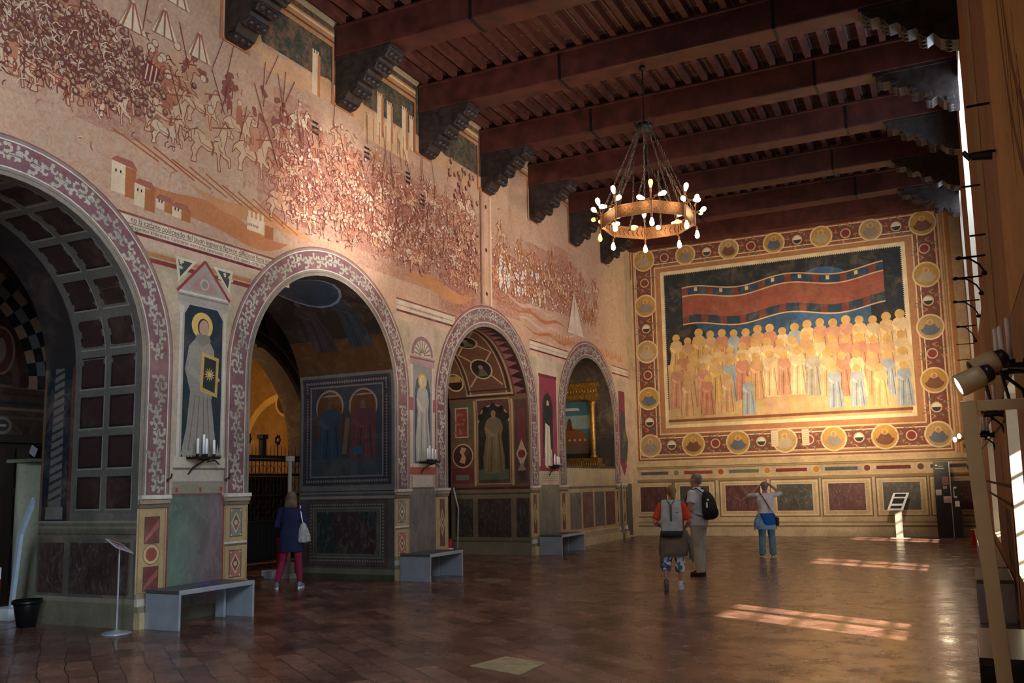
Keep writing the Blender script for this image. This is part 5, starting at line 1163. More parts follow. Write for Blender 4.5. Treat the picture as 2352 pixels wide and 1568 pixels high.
b = MB(H('8e8378')); b.box((-.11, -.015, .012), (.07, .015, .8)); b.build('post', M['stone'], l, bevel=.003)
b = MB(H('e4e0d8'))
TM = Matrix.Translation((0, 0, .98)) @ Matrix.Rotation(.9, 4, 'X') @ Matrix(((1, .28, 0, 0), (0, 1, 0, 0), (0, 0, 1, 0), (0, 0, 0, 1)))
b.box((-.2, -.29, -.008), (.2, .29, .008), m=TM); b.build('panel', M['white'], l)
b = MB(H('2c2a30'))
for y0, y1 in ((.15, .25), (-.08, .1), (-.24, -.15)): b.box((-.14, y0, .009), (.14, y1, .011), m=TM)
b.build('text_block', M['obj'], l)
# ---- fire extinguisher and conduit
fx = empty('fire_extinguisher', (-11.15, 18.15, 0), 0, 'red fire extinguisher with a white label standing at the third arch', 'extinguisher')
b = MB(); b.lathe([(.07, 0), (.078, .01), (.078, .33), (.06, .38), (.025, .41), (.025, .43)], n=20); b.build('cylinder', M['red'], fx)
b = MB(); b.lathe([(.0785, .04), (.0795, .045), (.0795, .2), (.0785, .205)], n=20); b.build('label', M['white'], fx)
b = MB(); b.box((-.02, -.04, .43), (.02, .02, .47)); b.tube([(0, -.03, .46), (.03, -.09, .52), (.04, -.1, .56)], .008, 6); b.tube([(0, .02, .45), (-.05, .07, .4), (-.08, .05, .2)], .01, 6); b.build('valve', M['blackp'], fx)
b = MB(); b.tube([(-11.4, 18.74, 1.62), (-11.26, 18.74, 1.1), (-11.28, 18.74, .6), (-11.3, 18.74, .15)], .022, 6)
b.build('cable_conduit', M['steel'], label='bent grey cable conduit beside the fire extinguisher', cat='conduit')
# ---- thin sign stand in front of the nearest pier
s = empty('sign_stand', (-9.22, 7.46, 0), 0, 'slim steel sign stand with a small slanted panel before the nearest pier', 'sign stand')
b = MB(); b.lathe([(.17, 0), (.175, .012), (.14, .03), (.03, .05), (.02, .06)], n=28); b.build('base', M['steel'], s)
b = MB(); b.tube([(0, 0, .05), (0, 0, 1.0)], .011, 10); b.build('pole', M['steel'], s)
b = MB(H('b9b3ba')); m = Matrix.Translation((.0, 0, 1.03)) @ Matrix.Rotation(.5, 4, 'Y') @ Matrix.Rotation(-.35, 4, 'X'); b.box((-.11, -.15, -.005), (.11, .15, .005), m=m); b.box((-.08, -.12, .0052), (-.02, .12, .006), H('7c3a48'), m=m)
for k in range(3): b.box((.0+k*.03, -.12, .0052), (.012+k*.03, .1, .006), H('5c5660'), m=m)
b.build('panel', M['obj'], s)
# ---- things inside the first arch
b = MB(H('22262b')); bn = empty('waste_bin', (-10.92, 7.5, 0), 0, 'black plastic waste bin with a liner inside the first arch', 'bin')
b.lathe([(.11, 0), (.16, .3), (.165, .33), (.155, .33), (.105, .02)], n=22); b.build('bucket', M['blackp'], bn)
b = MB(H('2c3036'))
b.lathe([(.15, .27), (.172, .34), (.18, .31), (.176, .29), (.17, .33), (.15, .31)], n=17); b.build('bin_liner', M['blackp'], bn)
pn = empty('information_stand', (-11.7, 7.85, 0), 0, 'bent white information board seen edge-on on a white block base', 'stand')
b = MB(); b.box((-.3, -.12, 0), (.06, .12, .16)); b.build('base', M['white'], pn, bevel=.006)
b = MB(H('b9cbdd'))
for dy0, dy1 in ((-.1, .3),):
    Pp = [(-.12, .16), (-.07, .16), (.05, 1.14), (.3, 1.6), (.25, 1.63), (-.01, 1.17)]
    b.prism(Pp, lambda u, v, t_: (u, .0+t_*.05, v))
b.build('board', plain('milky_acrylic', H('b4c4d4'), .25, var=.05), pn)
bx = empty('collection_box', (-12.5, 7.93, 0), .1, 'red and white collection box at the left photo edge', 'box')
b = MB(); b.box((-.2, -.15, .16), (.14, .15, .5)); b.build('body', M['red'], bx, bevel=.005); b = MB(); b.box((-.2, -.15, .5), (.14, .15, .66)); b.build('lid', M['white'], bx, bevel=.005)
b = MB(); b.box((-.16, -.12, 0), (.1, .12, .16)); b.build('foot', M['blackp'], bx)
b = MB(H('56589c'))
for k in range(5): b.tube([(-.15+k*.05, -.02, .65), (-.17+k*.055, -.03+.02*k, .78)], .006, 5)
b.build('pen', M['obj'], bx)
cp = empty('cream_column', (-12.66, 8.66, 0), 0, 'pale cream rounded pillar in the shade behind the first arch', 'pillar')
b = MB(H('d4d8bc')); b.lathe([(.2, 0), (.2, 2.15)], n=28); b.build('shaft', M['obj'], cp); b = MB(H('8f937e')); b.box((-.24, -.24, 2.15), (.34, .24, 2.2)); b.build('cap', M['obj'], cp)
sl = empty('small_lamp', (-12.6, 8.66, 2.2), 0, 'small white-faced lamp on top of the cream pillar', 'lamp')
b = MB(); m = Matrix.Rotation(.5, 4, 'Y'); b.box((-.07, -.08, .02), (.07, .08, .2), m=m); b.build('body', M['blackp'], sl, bevel=.01)
b = MB(); b.box((-.05, -.1, .08), (.08, -.081, .21), m=m); b.build('face', M['white'], sl)
# ---- iron gate of the chapel
gt = empty('iron_gate', (-14.6, 14.5, 0), 0, 'tall black wrought iron gate closing the glowing chapel arch', 'gate')
b = MB(); hw = 2.4
for z in (.12, .95, 1.55, 2.02, 2.36): b.box((-.03, -hw, z-.03), (.03, hw, z+.03))
b.box((-.04, -hw, 2.4), (.04, hw, 2.47)); b.build('rail', M['iron'], gt)
bar = None
for k in range(41):
    y = -hw+.12*k
    if bar is None:
        b = MB(); b.tube([(0, 0, .02), (0, 0, 2.4)], .011, 6); bar = b.build('bar', M['iron'], gt); o = bar
    else: o = bar.copy(); C.objects.link(o); o.parent = gt
    o.location.y = y
b = MB()
for k in range(41):
    y = -hw+.12*k; b.tube([(0, y, 2.45), (0, y, 2.62), (0, y, 2.72)], [.01, .008, .002], 5)
for y in (-1.8, -.6, .6, 1.55):
    b.tube([(0, y, 2.45), (0, y, 2.8)], .015, 6)
    for k in range(7): b.ell((0, y+.07*math.cos(k*.9), 2.84+.09*math.sin(k*.9)), (.02, .03, .045), 7, 5)
for y in (-1.2, 1.05): b.box((-.06, y-.06, 2.45), (.06, y+.06, 2.85)); b.box((-.09, y-.09, 2.85), (.09, y+.09, 2.95))
b.build('finial', M['iron'], gt)
for j, z0 in enumerate((1.1, 1.35, 1.72, 2.14)):
    b = MB()
    for k in range(20):
        y = -hw+.12+.24*k
        for q in range(4): b.tube([(0, y+.1*math.cos(q*PI/2+t*.5), z0+.1*math.sin(q*PI/2+t*.5)) for t in range(4)], .007, 4, cap=False)
    b.build('quatrefoil_lattice', M['iron'], gt)
b = MB(); b.box((-.03, -hw, .05), (.0, hw, .9)); b.build('kick_plate', M['iron'], gt)
# barrier posts and white base glimpsed behind the woman in the navy coat
b = MB(H('b9b4a4')); b.box((-.12, -.1, 0), (.12, .1, .1)); b.box((-.08, -.07, .1), (.08, .07, .3)); b.box((-.025, -.025, .3), (.025, .025, 2.2)); b.box((-.06, -.06, 2.2), (.06, .06, 2.3))
o = b.build('slim_pedestal', M['obj'], bevel=.005, label='pale slim post on a moulded base at the edge of the second arch', cat='post'); o.location = (-11.62, 13.12, 0)
b = MB(H('dfe3e6')); b.box((-.14, -.1, .05), (.14, .1, .16)); b.box((-.1, -.08, 0), (.1, .08, .05)); o = b.build('white_block', M['white'], bevel=.01, label='small white block on the floor behind the navy-coated woman', cat='block'); o.location = (-11.95, 13.0, 0)
b = MB(); b.box((-.04, -.05, 0), (.04, .05, .75)); o = b.build('red_post', M['red'], bevel=.005, label='narrow red post behind the navy-coated woman', cat='post'); o.location = (-12.0, 13.3, 0)
# ---- gilded altarpiece in the fourth arch
ap = empty('altarpiece', (-10.55, 24.2, 2.1), 0, 'gilded pedimented altarpiece with a landscape panel inside the fourth arch', 'altarpiece')
b = MB(H('4a3420')); b.box((-.95, -.15, 0), (.95, .25, .12)); b.box((-.9, -.1, .12), (.9, .2, .3), H('7a5a2c')); b.build('base', M['gold'], ap, bevel=.01)
for x in (-.72, .72):
    b = MB(); b.lathe([(.11, .3), (.11, .36), (.08, .4), (.078, 1.1), (.075, 1.85), (.1, 1.9), (.12, 2.02)], (x, -.05, 0), 16); b.box((x-.13, -.18, 2.02), (x+.13, .08, 2.06)); b.build('column', M['gold'], ap)
b = MB(); b.box((-.9, -.16, 2.06), (.9, .2, 2.2)); b.box((-.88, -.12, 2.2), (.88, .2, 2.42), H('6e4c20')); b.box((-1.0, -.24, 2.42), (1.0, .2, 2.54)); 
for k in range(18): b.ell((-.8+k*.094, -.13, 2.31), (.035, .02, .05), 7, 5)
b.build('entablature', M['gold'], ap, bevel=.006)
b = MB(); b.prism([(-1.0, 2.54), (1.0, 2.54), (0, 3.05)], lambda u, v, t_: (u, -.18+.3*t_, v)); b.build('pediment', M['gold'], ap)
P = Paint(lambda u, v, h: (u, .1-h, v)); P.base = 0
P.add([(-.62, .1, .3), (.62, .1, .3), (.62, .1, 2.02), (-.62, .1, 2.02)], [(0, 1, 2, 3)], H('3f6470'))
P.rect(-.6, 1.2, .6, 1.6, H('7c8c8a'), 1); P.rect(-.6, .32, .6, .7, H('6b5a48'), 1); P.rect(-.6, .32, .6, .45, H('3c2e26'), 2); P.poly([(-.6, .7), (.55, .7), (.5, .9), (.3, 1.15), (-.05, 1.22), (-.45, 1.1), (-.6, .9)], H('7a4a2c'), 3)
P.poly([(-.2, 1.15), (.0, 1.15), (-.04, 1.45), (-.1, 1.55), (-.17, 1.42)], H('5c3626'), 4); P.poly([(-.3, 1.75), (.25, 1.75), (.2, 1.83), (-.25, 1.84)], H('b9b0a4'), 3)
for k in range(6): P.disc(-.45+k*.17, .86, .04, H('a8a094'), 5, 8)
P.build('painted_panel', M['gloss_paint'], ap)
b = MB(); b.box((-.95, -.28, .02), (.95, -.26, .04)); b.box((-.95, -.28, .2), (.95, -.26, .22))
for k in range(26): b.lathe([(.01, .04), (.018, .1), (.01, .2)], (-.93+k*.0744, -.27, 0), 6)
b.build('balustrade', M['gold'], ap)
b = MB(H('5a4c3e')); b.box((-13.2, 21, 0), (-9.56, 24.49, 2.1)); b.build('altar_platform', M['paint'], wall_left)
# ---- inset stone hatch slabs
for k, (pts, lb) in enumerate(((((-4.23, 7.22), (-3.62, 7.03), (-3.62, 7.58), (-4.12, 7.72)), 'worn pale stone hatch slab set in the floor in the foreground'), (((-7.95, 13.62), (-7.28, 13.3), (-7.3, 13.92), (-7.78, 14.06)), 'dull stone hatch slab set in the floor by the middle bench'))):
    b = MB(H('8f8064') if k == 0 else H('6a5748')); cxx = sum(p_[0] for p_ in pts)/4; cyy = sum(p_[1] for p_ in pts)/4
    b.prism([(p_[0]-cxx, p_[1]-cyy) for p_ in pts], lambda u, v, t_: (u, v, .002+.006*t_))
    o = b.build('hatch_slab', plain('worn_slab_%d' % k, H('9a8a66') if k == 0 else H('6f5a4c'), .6, var=.25, scale=7, bmp=.3), label=lb, cat='slab', group='stone hatch slabs in the floor'); o.location = (cxx, cyy, 0)
# ============================================================ PEOPLE
def skinmat(n, c): return plain(n, c, .55, var=.06, scale=20)
SK = skinmat('skin', H('b5836a'))
def cloth(n, c, v=.12): return plain(n, c, .85, var=v, scale=9, bmp=.25, spec=.2)
def chainr(b, pts, rs, n=12): b.tube(pts, rs, n); [b.ell(p, (r, r, r), 10, 8) for p, r in zip(pts, rs) if not isinstance(r, tuple)]
def rounded(b, pts, rs):
    for (p, q), (r, s) in zip(zip(pts[:-1], pts[1:]), zip(rs[:-1], rs[1:])): b.tube([p, q], [r, s], 12)
    for p, r in zip(pts, rs): b.ell(p, (r, r, r), 12, 9)
def hand(b, w, d, up, s=1):
    """w wrist, d direction of the palm, up = back of the hand normal, s = +1 thumb side"""
    w = Vector(w); d = Vector(d).normalized(); up = Vector(up); up = (up-d*up.dot(d)).normalized(); sd = d.cross(up)*s
    rot = Matrix((sd, d, up)).transposed()
    b.ell(w+d*.045, (.04, .055, .017), 10, 8, rot=rot)
    for k, (o, l) in enumerate(((.028, .07), (.01, .08), (-.009, .074), (-.027, .058))):
        a = w+d*.085+sd*o; m_ = a+d*l*.5-up*.006; e = a+d*l*.85-up*.028
        rounded(b, [a, m_, e], [.009, .0085, .0075])
    rounded(b, [w+d*.025+sd*.035, w+d*.055+sd*.06-up*.01, w+d*.085+sd*.062-up*.025], [.012, .010, .009])
def person(label, loc, rz, Ht, J, skin=SK, head_yaw=0, head_pitch=0, build_=1.0):
    """J: joints in local space for a 1.75 m figure facing +y"""
    root = empty('person', loc, rz, label, 'person'); root.scale = (Ht/1.75,)*3
    b = MB()
    w_ = build_
    b.loft([(0, 0, .80, .13*w_, .1*w_), (0, 0, .86, .165*w_, .115*w_), (0, 0, .93, .172*w_, .12*w_), (0, 0, 1.02, .158*w_, .112*w_), (0, 0, 1.1, .145*w_, .102*w_), (0, 0, 1.22, .155*w_, .108*w_), (0, .0, 1.34, .172*w_, .112*w_), (0, -.005, 1.42, .165, .095), (0, -.005, 1.455, .11, .07), (0, 0, 1.475, .062, .058), (0, .005, 1.56, .053, .055)])
    hr = Matrix.Rotation(head_yaw, 3, 'Z') @ Matrix.Rotation(head_pitch, 3, 'X'); hc = Vector((0, .015, 1.645))
    def hp(x, y, z): return hc+hr @ Vector((x, y, z))
    b.ell(hp(0, -.008, .015), (.074, .093, .1), 18, 14, rot=hr); b.ell(hp(0, .03, -.045), (.055, .062, .07), 16, 12, rot=hr)
    b.ell(hp(0, .055, -.095), (.03, .028, .022), rot=hr); b.ell(hp(0, .1, -.012), (.013, .02, .025), rot=hr); b.ell(hp(0, .082, .028), (.05, .02, .014), rot=hr); b.ell(hp(0, .09, -.055), (.022, .012, .008), rot=hr)
    for s in (1, -1): b.ell(hp(s*.075, -.005, -.005), (.01, .018, .03), rot=hr); b.ell(hp(s*.035, .062, -.02), (.02, .02, .018), rot=hr)
    for s, side in ((1, 'R'), (-1, 'L')):
        sh, el, wr = (Vector(J[k+side]) for k in ('sh', 'el', 'wr'))
        rounded(b, [Vector((s*.1, 0, 1.41)), sh, sh.lerp(el, .5), el, el.lerp(wr, .4), wr], [.055, .055, .047, .038, .036, .025])
        hand(b, wr, J.get('hd'+side, (wr-el)), J.get('hu'+side, (s, 0, .2)), J.get('ts'+side, 1))
        hip, kn, an = (Vector(J[k+side]) for k in ('hip', 'kn', 'an'))
        rounded(b, [hip, hip.lerp(kn, .5), kn, kn.lerp(an, .3), kn.lerp(an, .7), an], [.085*w_, .072*w_, .052, .052, .038, .034])
    b.build('body', skin, root, remesh=.0085, smooth_it=3)
    e = MB(H('f0ece4'))
    for s in (1, -1): e.ell(hp(s*.031, .082, .004), (.0125, .009, .0085), 10, 8, rot=hr)
    e.build('eye', M['white'], root); e = MB(H('2a2018'))
    for s in (1, -1): e.ell(hp(s*.031, .0895, .004), (.0055, .004, .0055), 8, 6, rot=hr)
    e.build('iris', M['blackp'], root)
    return root, hp, hr
def legs_cloth(J, rs, end=1.0, flare=0, top=.98, w_=1.0):
    b = MB(); b.loft([(0, 0, .8, .15*w_, .125*w_), (0, 0, .88, .185*w_, .138*w_), (0, 0, .96, .18*w_, .13*w_), (0, 0, top+.03, .165*w_, .12*w_)])
    for s in 'RL':
        hip, kn, an = (Vector(J[k+s]) for k in ('hip', 'kn', 'an'))
        e = kn.lerp(an, end)
        pts = [hip, hip.lerp(kn, .5), kn, kn.lerp(e, .5), e]
        for (p, q), (r, t) in zip(zip(pts[:-1], pts[1:]), zip(rs[:-1], rs[1:])): b.tube([p, q], [r, t], 14)
        for p, r in zip(pts[:-1], rs[:-1]): b.ell(p, (r, r, r), 12, 9)
    return b
def shirt(J, z0=.9, w_=1.0, slv=.55, r=(.07, .062), flare=0, waist=1.0):
    b = MB(); b.loft([(0, 0, z0, (.18+flare)*w_, (.13+flare)*w_), (0, 0, .98, (.172+flare*.7)*w_*waist, (.125+flare*.6)*w_), (0, 0, 1.1, (.162+flare*.2)*w_*waist, .12*w_), (0, 0, 1.22, .17*w_, .124*w_), (0, 0, 1.34, .185*w_, .126*w_), (0, -.005, 1.43, .175, .106), (0, -.005, 1.465, .115, .082), (0, 0, 1.49, .07, .068)])
    for s, side in ((1, 'R'), (-1, 'L')):
        sh, el, wr = (Vector(J[k+side]) for k in ('sh', 'el', 'wr'))
        e = sh.lerp(el, slv) if slv <= 1 else el.lerp(wr, slv-1)
        pts = [Vector((s*.1, 0, 1.41)), sh]+([el] if slv > 1 else [])+[e]
        rs = [.066, .068]+([.052] if slv > 1 else [])+[r[1]]
        for (p, q), (a_, c_) in zip(zip(pts[:-1], pts[1:]), zip(rs[:-1], rs[1:])): b.tube([p, q], [a_, c_], 14)
        for p, a_ in zip(pts[:-1], rs[:-1]): b.ell(p, (a_, a_, a_), 12, 9)
    return b
def shoe(root, an, d, mat, sole, pitch=0, name='shoe'):
    an = Vector(an); d = Vector(d).normalized(); a = math.atan2(-d.x, d.y)
    m = Matrix.Translation(an) @ Matrix.Rotation(a, 4, 'Z') @ Matrix.Rotation(pitch, 4, 'X')
    r3 = m.to_3x3()
    b = MB(); b.ell(m @ Vector((0, .06, -.045)), (.045, .135, .045), 14, 10, rot=r3); b.ell(m @ Vector((0, -.02, -.02)), (.043, .06, .055), 14, 10, rot=r3)
    o = b.build(name, mat, root); b = MB(H('d8d4cc'))
    P_ = [(.044*math.cos(t)*(1 if math.sin(t) > 0 else .85), .055+.14*math.sin(t)) for t in [k*PI/8 for k in range(16)]]
    b.prism(P_, lambda u, v, t_: tuple(m @ Vector((u, v, -.09+.028*t_)))); b.build('sole', sole, o)
def base_J():
    J = {}
    for s, k in ((1, 'R'), (-1, 'L')):
        J['sh'+k] = (s*.185, 0, 1.41); J['el'+k] = (s*.24, -.02, 1.13); J['wr'+k] = (s*.22, .1, .92)
        J['hip'+k] = (s*.085, 0, .9); J['kn'+k] = (s*.09, .01, .49); J['an'+k] = (s*.1, -.02, .09)
    return J
# --- grey-haired man with a dark backpack, looking left
J = base_J(); J.update(knR=(.09, .03, .49), anR=(.1, .02, .09), knL=(-.09, -.02, .49), anL=(-.11, -.08, .09), elR=(.24, .02, 1.13), wrR=(.17, .22, 1.0), elL=(-.25, 0, 1.14), wrL=(-.19, .16, .98), hdR=(-.3, .8, .3), hdL=(.2, .8, -.3))
man, hp, hr = person('grey-haired person in khaki trousers and pale shirt with a dark backpack, facing left', (-4.27, 15.3, 0), math.radians(74), 1.78, J, head_yaw=.25, build_=1.08)
CK, CG = cloth('khaki_cotton', H('aaa18a')), cloth('light_grey_cotton', H('c6c4be'))
legs_cloth(J, [.108, .1, .082, .078, .078], 1.07, w_=1.08).build('trousers', CK, man, remesh=.011, smooth_it=2)
b = shirt(J, .86, 1.1, .62, (.07, .075), .015); b.tube([(0, 0, 1.46), (0, .0, 1.52)], [.08, .07], 14); b.build('shirt', CG, man, remesh=.011, smooth_it=2)
b = MB()
b.ell(hp(0, -.02, .035), (.08, .094, .092), 16, 12, rot=hr); b.ell(hp(0, -.06, -.02), (.066, .05, .06), 14, 10, rot=hr); b.build('hair', cloth('short_grey_hair', H('7d7b76'), .3), man)
for s, an in ((1, J['anR']), (-1, J['anL'])): shoe(man, an, (s*.2, 1, 0), cloth('brown_leather', H('4a2c24')), M['blackp'])
# backpack: thing of its own
def on(root, name, label, cat, group=None):
    o = empty(name, root.location, root.rotation_euler.z, label, cat, group); o.scale = root.scale; return o
bp = on(man, 'backpack', 'dark brown rounded backpack worn by the grey-haired person', 'backpack')
b = MB(); b.loft([(0, -.22, .96, .1, .06), (0, -.235, .99, .145, .09), (0, -.25, 1.08, .16, .115), (0, -.24, 1.2, .155, .105), (0, -.22, 1.33, .135, .085), (0, -.19, 1.42, .09, .05), (0, -.17, 1.45, .04, .03)])
b.build('bag', cloth('dark_brown_nylon', H('2e2826')), bp, remesh=.012, smooth_it=2)
b = MB(); b.ell((0, -.335, 1.08), (.115, .05, .1)); b.build('pocket', cloth('black_nylon', H('1e1c1c')), bp)
for s in (1, -1):
    b = MB(); b.tube([(s*.08, -.16, 1.42), (s*.115, -.06, 1.5), (s*.13, .06, 1.46), (s*.15, .13, 1.34), (s*.17, .12, 1.18), (s*.16, -.05, 1.05), (s*.12, -.17, 1.02)], [(.024, .009)]*7, 8); b.build('shoulder_strap', cloth('strap_webbing', H('3a3230')), bp)
b = MB(); b.box((-.165, -.3, 1.17), (-.155, -.27, 1.26)); b.ell((-.13, -.29, 1.3), (.02, .02, .02)); b.build('buckle', M['white'], bp)
# --- woman with the orange top and pale grey backpack, stepping away
J = base_J(); J.update(anL=(-.13, -.2, .15), knL=(-.12, .0, .47), anR=(.1, .0, .09), knR=(.1, .03, .48), elR=(.3, -.06, 1.14), wrR=(.2, .12, 1.02), elL=(-.3, -.06, 1.14), wrL=(-.2, .14, 1.05), hdR=(-.6, .4, -.1), hdL=(.6, .4, -.1))
w1, hp, hr = person('fair-haired person in an orange top and floral trousers with a pale grey backpack', (-4.14, 13.35, 0), math.radians(14), 1.58, J, head_yaw=.25, build_=1.12)
OR = cloth('orange_jersey', H('d9482c')); shirt(J, .95, 1.15, .85, (.07, .07)).build('top', OR, w1, remesh=.011, smooth_it=2)
m, nt, pb_ = newmat('floral_cotton'); v = mapped(nt); vo = nd(nt, 'ShaderNodeTexVoronoi'); vo.inputs['Scale'].default_value = 17; nt.links.new(v, vo.inputs['Vector'])
sp_ = nd(nt, 'ShaderNodeSeparateColor'); nt.links.new(vo.outputs['Color'], sp_.inputs[0])
cc = ramp(nt, sp_.outputs[0], [(.0, lin(H('d8d8dc'))), (.45, lin(H('d8d8dc'))), (.46, lin(H('7a2c44'))), (.6, lin(H('3f6f9c'))), (.75, lin(H('3c6a5c'))), (.8, lin(H('d8d8dc')))])
cc.node.color_ramp.interpolation = 'CONSTANT'; nt.links.new(cc, pb_.inputs['Base Color']); pb_.inputs['Roughness'].default_value = .85
legs_cloth(J, [.112, .108, .09, .084, .08], .5, w_=1.14).build('trousers', m, w1, remesh=.011, smooth_it=2)
b = MB(); TN = cloth('taupe_fleece', H('6f5f50'))
b.loft([(0, -.02, .56, .24, .17), (0, -.03, .62, .25, .18), (0, -.02, .78, .235, .175), (0, -.01, .9, .225, .165), (0, 0, .99, .205, .15), (0, 0, 1.02, .19, .14)], 22)
b.tube([(.2, .05, .98), (.27, -.02, .86), (.3, -.06, .66), (.33, -.08, .45)], [(.06, .03), (.06, .03), (.055, .025), (.02, .01)], 10); b.tube([(-.14, -.13, .7), (-.2, -.12, .5), (-.22, -.1, .36)], [(.08, .04), (.06, .03), (.02, .01)], 10)
b.build('tied_jacket', TN, w1, remesh=.012, smooth_it=2)
b = MB(); b.tube([(.27, -.12, .78), (.28, -.14, .66), (.29, -.16, .52)], .012, 6); b.build('jacket_zip', M['blackp'], w1)
b = MB(); b.ell(hp(0, -.02, .03), (.084, .1, .095), 16, 12, rot=hr); b.ell(hp(0, -.08, -.01), (.055, .05, .07), rot=hr); b.tube([hp(0, -.1, .03), hp(.01, -.13, -.05), hp(.01, -.12, -.14), hp(.0, -.1, -.19)], [.035, .042, .035, .008], 10)
b.build('hair', cloth('dark_blond_hair', H('8c6a42'), .35), w1)
shoe(w1, J['anR'], (.1, 1, 0), cloth('white_canvas', H('d2d6da')), M['white'], name='shoe'); shoe(w1, J['anL'], (-.05, 1, 0), cloth('grey_shoe', H('6a605a')), M['stone'], pitch=-.75)
for k in 'RL':
    b = MB(); a = Vector(J['an'+k]); b.tube([a+Vector((0, 0, -.01)), a+Vector((0, 0, .05))], [.042, .04], 12); b.build('sock', M['white'], w1)
b2 = on(w1, 'backpack', 'pale grey roll-top backpack with a dark base worn over the orange top', 'backpack')
b = MB(); b.loft([(0, -.22, .93, .17, .07), (0, -.24, 1.0, .185, .1), (0, -.24, 1.2, .185, .1), (0, -.22, 1.4, .175, .075), (0, -.19, 1.5, .17, .03), (0, -.19, 1.52, .165, .02)], 20); b.build('bag', cloth('pale_grey_canvas', H('b0b0aa')), b2, remesh=.011, smooth_it=1)
b = MB(); b.loft([(0, -.23, .9, .175, .08), (0, -.245, .94, .19, .11), (0, -.245, 1.0, .19, .112)], 20); b.build('base_panel', cloth('charcoal_canvas', H('38383a')), b2)
b = MB(); b.box((-.02, -.345, 1.16), (.02, -.325, 1.42)); b.tube([(0, -.33, 1.42), (-.06, -.25, 1.51)], .01, 6); b.tube([(0, -.33, 1.42), (.06, -.25, 1.51)], .01, 6); b.box((.07, -.345, 1.3), (.13, -.33, 1.31)); b.build('closing_strap', cloth('grey_strap', H('5a5a58')), b2)
for s in (1, -1):
    b = MB(); b.tube([(s*.08, -.17, 1.46), (s*.12, -.06, 1.515), (s*.14, .07, 1.47), (s*.16, .14, 1.33), (s*.18, .1, 1.15), (s*.17, -.1, 1.05)], [(.026, .009)]*6, 8); b.build('shoulder_strap', cloth('grey_strap_b', H('6e5a54')), b2)
# --- woman photographing the far painting
J = base_J(); J.update(shR=(.19, 0, 1.44), shL=(-.19, 0, 1.44), elR=(.37, .12, 1.46), wrR=(.14, .22, 1.68), elL=(-.36, .16, 1.42), wrL=(-.1, .24, 1.66), hdR=(-.5, .3, .3), hdL=(.4, .3, .4), anR=(.12, -.02, .09), anL=(-.12, .0, .09), knR=(.11, .01, .49), knL=(-.11, .01, .49))
w2, hp, hr = person('grey-haired person in a white top, jeans and tied blue jacket, raising a camera', (-3.88, 19.3, 0), math.radians(15), 1.6, J, head_pitch=.15, build_=1.08)
shirt(J, .96, 1.1, 1.15, (.06, .045), .01).build('top', cloth('white_jersey', H('cfccd0')), w2, remesh=.011, smooth_it=2)
legs_cloth(J, [.112, .1, .083, .078, .08], 1.06, w_=1.08).build('jeans', cloth('faded_denim', H('5f88a0'), .25), w2, remesh=.011, smooth_it=2)
b = MB(); b.loft([(.0, -.02, .64, .235, .17), (0, -.02, .72, .245, .175), (0, -.01, .84, .225, .165), (0, 0, .95, .2, .148), (0, 0, 1.02, .18, .135)], 22); b.tube([(-.17, -.02, .98), (-.25, -.06, .8), (-.28, -.06, .62)], [(.06, .04), (.08, .03), (.03, .01)], 10)
b.build('tied_jacket', cloth('light_blue_jacket', H('7da3c8')), w2, remesh=.012, smooth_it=2)
b = MB(); b.loft([(.04, -.035, .74, .16, .162), (.04, -.035, .8, .2, .165), (.03, -.03, .92, .185, .155), (0, -.01, 1.02, .187, .14)], 22); b.build('jacket_panel', cloth('royal_blue_jacket', H('1f57a8')), w2, remesh=.012, smooth_it=1)
b = MB(); b.ell(hp(0, -.02, .035), (.084, .1, .094), 16, 12, rot=hr); b.ell(hp(0, -.055, -.03), (.07, .055, .06), rot=hr); b.build('hair', cloth('grey_brown_hair', H('857b70'), .3), w2)
for an in ('anR', 'anL'): shoe(w2, J[an], (.1 if an == 'anR' else -.15, 1, 0), cloth('grey_sneaker', H('7f8f98')), M['white'])
cb = on(w2, 'shoulder_bag', 'small black shoulder bag on a diagonal strap worn with the blue jacket', 'bag')
b = MB(); b.tube([(-.1, -.1, 1.46), (0, -.145, 1.3), (.1, -.16, 1.12), (.2, -.13, .95), (.24, -.08, .9)], [(.018, .006)]*5, 8); b.tube([(-.1, -.1, 1.46), (-.12, .0, 1.5), (-.06, .12, 1.38), (.1, .16, 1.1), (.24, .05, .92)], [(.018, .006)]*5, 8); b.build('strap', M['blackp'], cb)
b = MB(); b.box((.2, -.14, .72), (.29, .06, .92)); b.build('pouch', M['blackp'], cb, bevel=.02)
cm = on(w2, 'camera', 'small dark camera held up by the person in the white top', 'camera')
b = MB(); b.box((-.05, .2, 1.67), (.08, .25, 1.75)); b.build('camera_body', M['blackp'], cm, bevel=.008); b = MB(); b.tube([(.02, .25, 1.71), (.02, .3, 1.72)], [.03, .028], 16); b.build('lens', M['blackp'], cm)
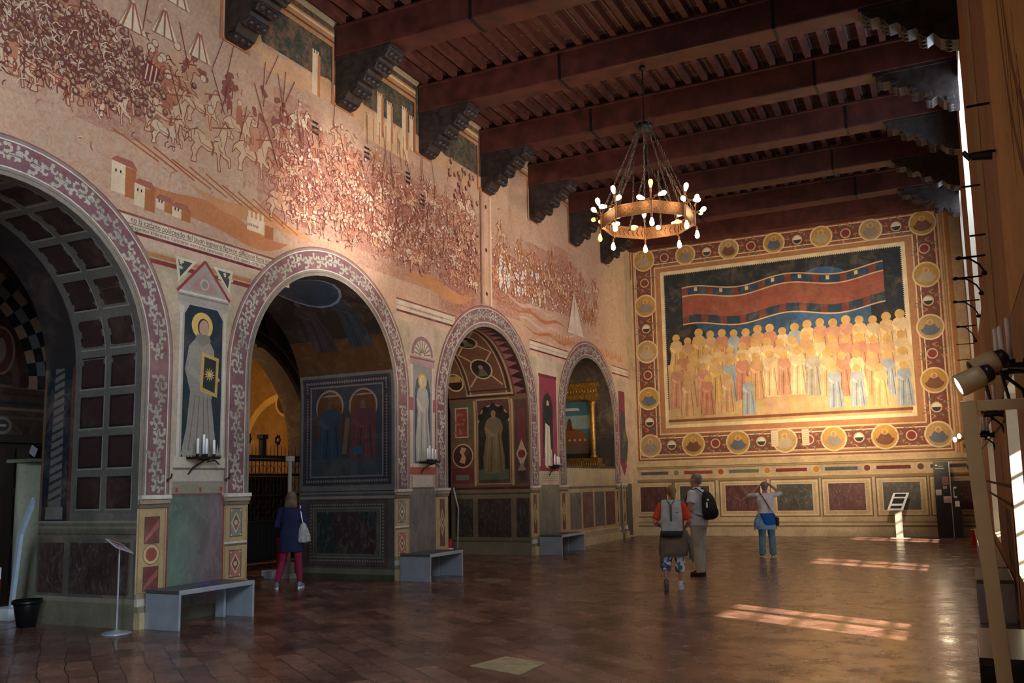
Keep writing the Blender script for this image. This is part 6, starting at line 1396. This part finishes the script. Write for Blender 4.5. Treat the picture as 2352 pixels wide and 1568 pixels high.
# --- woman in navy coat and crimson tights at the gate
J = base_J(); J.update(anL=(-.24, -.04, .09), knL=(-.15, .0, .49), anR=(.17, .0, .09), knR=(.14, .01, .49), elL=(-.27, .02, 1.14), wrL=(-.17, .22, 1.08), elR=(.25, .06, 1.14), wrR=(.1, .24, 1.15), hdL=(.4, .7, .2), hdR=(-.5, .6, .2), hipL=(-.1, 0, .9), hipR=(.1, 0, .9))
w3, hp, hr = person('person in a navy coat and crimson tights seen from behind at the dark gate', (-10.45, 11.85, 0), math.radians(28), 1.62, J, head_pitch=.05)
legs_cloth(J, [.098, .086, .062, .064, .045], .97).build('tights', cloth('crimson_tights', H('8c2440')), w3, remesh=.01, smooth_it=2)
b = shirt(J, .66, 1.06, 1.55, (.06, .048), .035); b.build('coat', cloth('navy_wool', H('262a48')), w3, remesh=.011, smooth_it=2)
b = MB(); b.ell(hp(0, -.02, .025), (.095, .108, .1), 16, 12, rot=hr); b.loft([(0, -.05, 1.46, .11, .055), (0, -.055, 1.5, .118, .07), (0, -.05, 1.58, .112, .085), (0, -.04, 1.66, .1, .09)]); b.build('hair', cloth('ash_brown_hair', H('6e5a4a'), .35), w3, remesh=.012, smooth_it=1)
for an in ('anR', 'anL'): shoe(w3, J[an], (.12 if an == 'anR' else -.3, 1, 0), cloth('grey_trainer', H('6f8490')), M['white'])
hb = on(w3, 'tote_bag', 'off-white patterned slouchy tote hung from the navy-coated shoulder', 'bag')
b = MB(); b.loft([(.24, -.06, .82, .07, .06), (.25, -.06, .85, .12, .09), (.25, -.06, .95, .115, .085), (.235, -.05, 1.08, .08, .06), (.225, -.04, 1.17, .04, .04)]); b.build('bag', plain('patterned_canvas', H('a8a6a0'), .8, var=.35, scale=26), hb, remesh=.011, smooth_it=1)
b = MB(); b.tube([(.225, -.04, 1.16), (.2, -.07, 1.3), (.165, -.04, 1.49), (.19, .06, 1.42), (.23, .06, 1.25), (.235, -.02, 1.14)], [(.018, .01)]*6, 8); b.build('strap', M['candle'], hb)
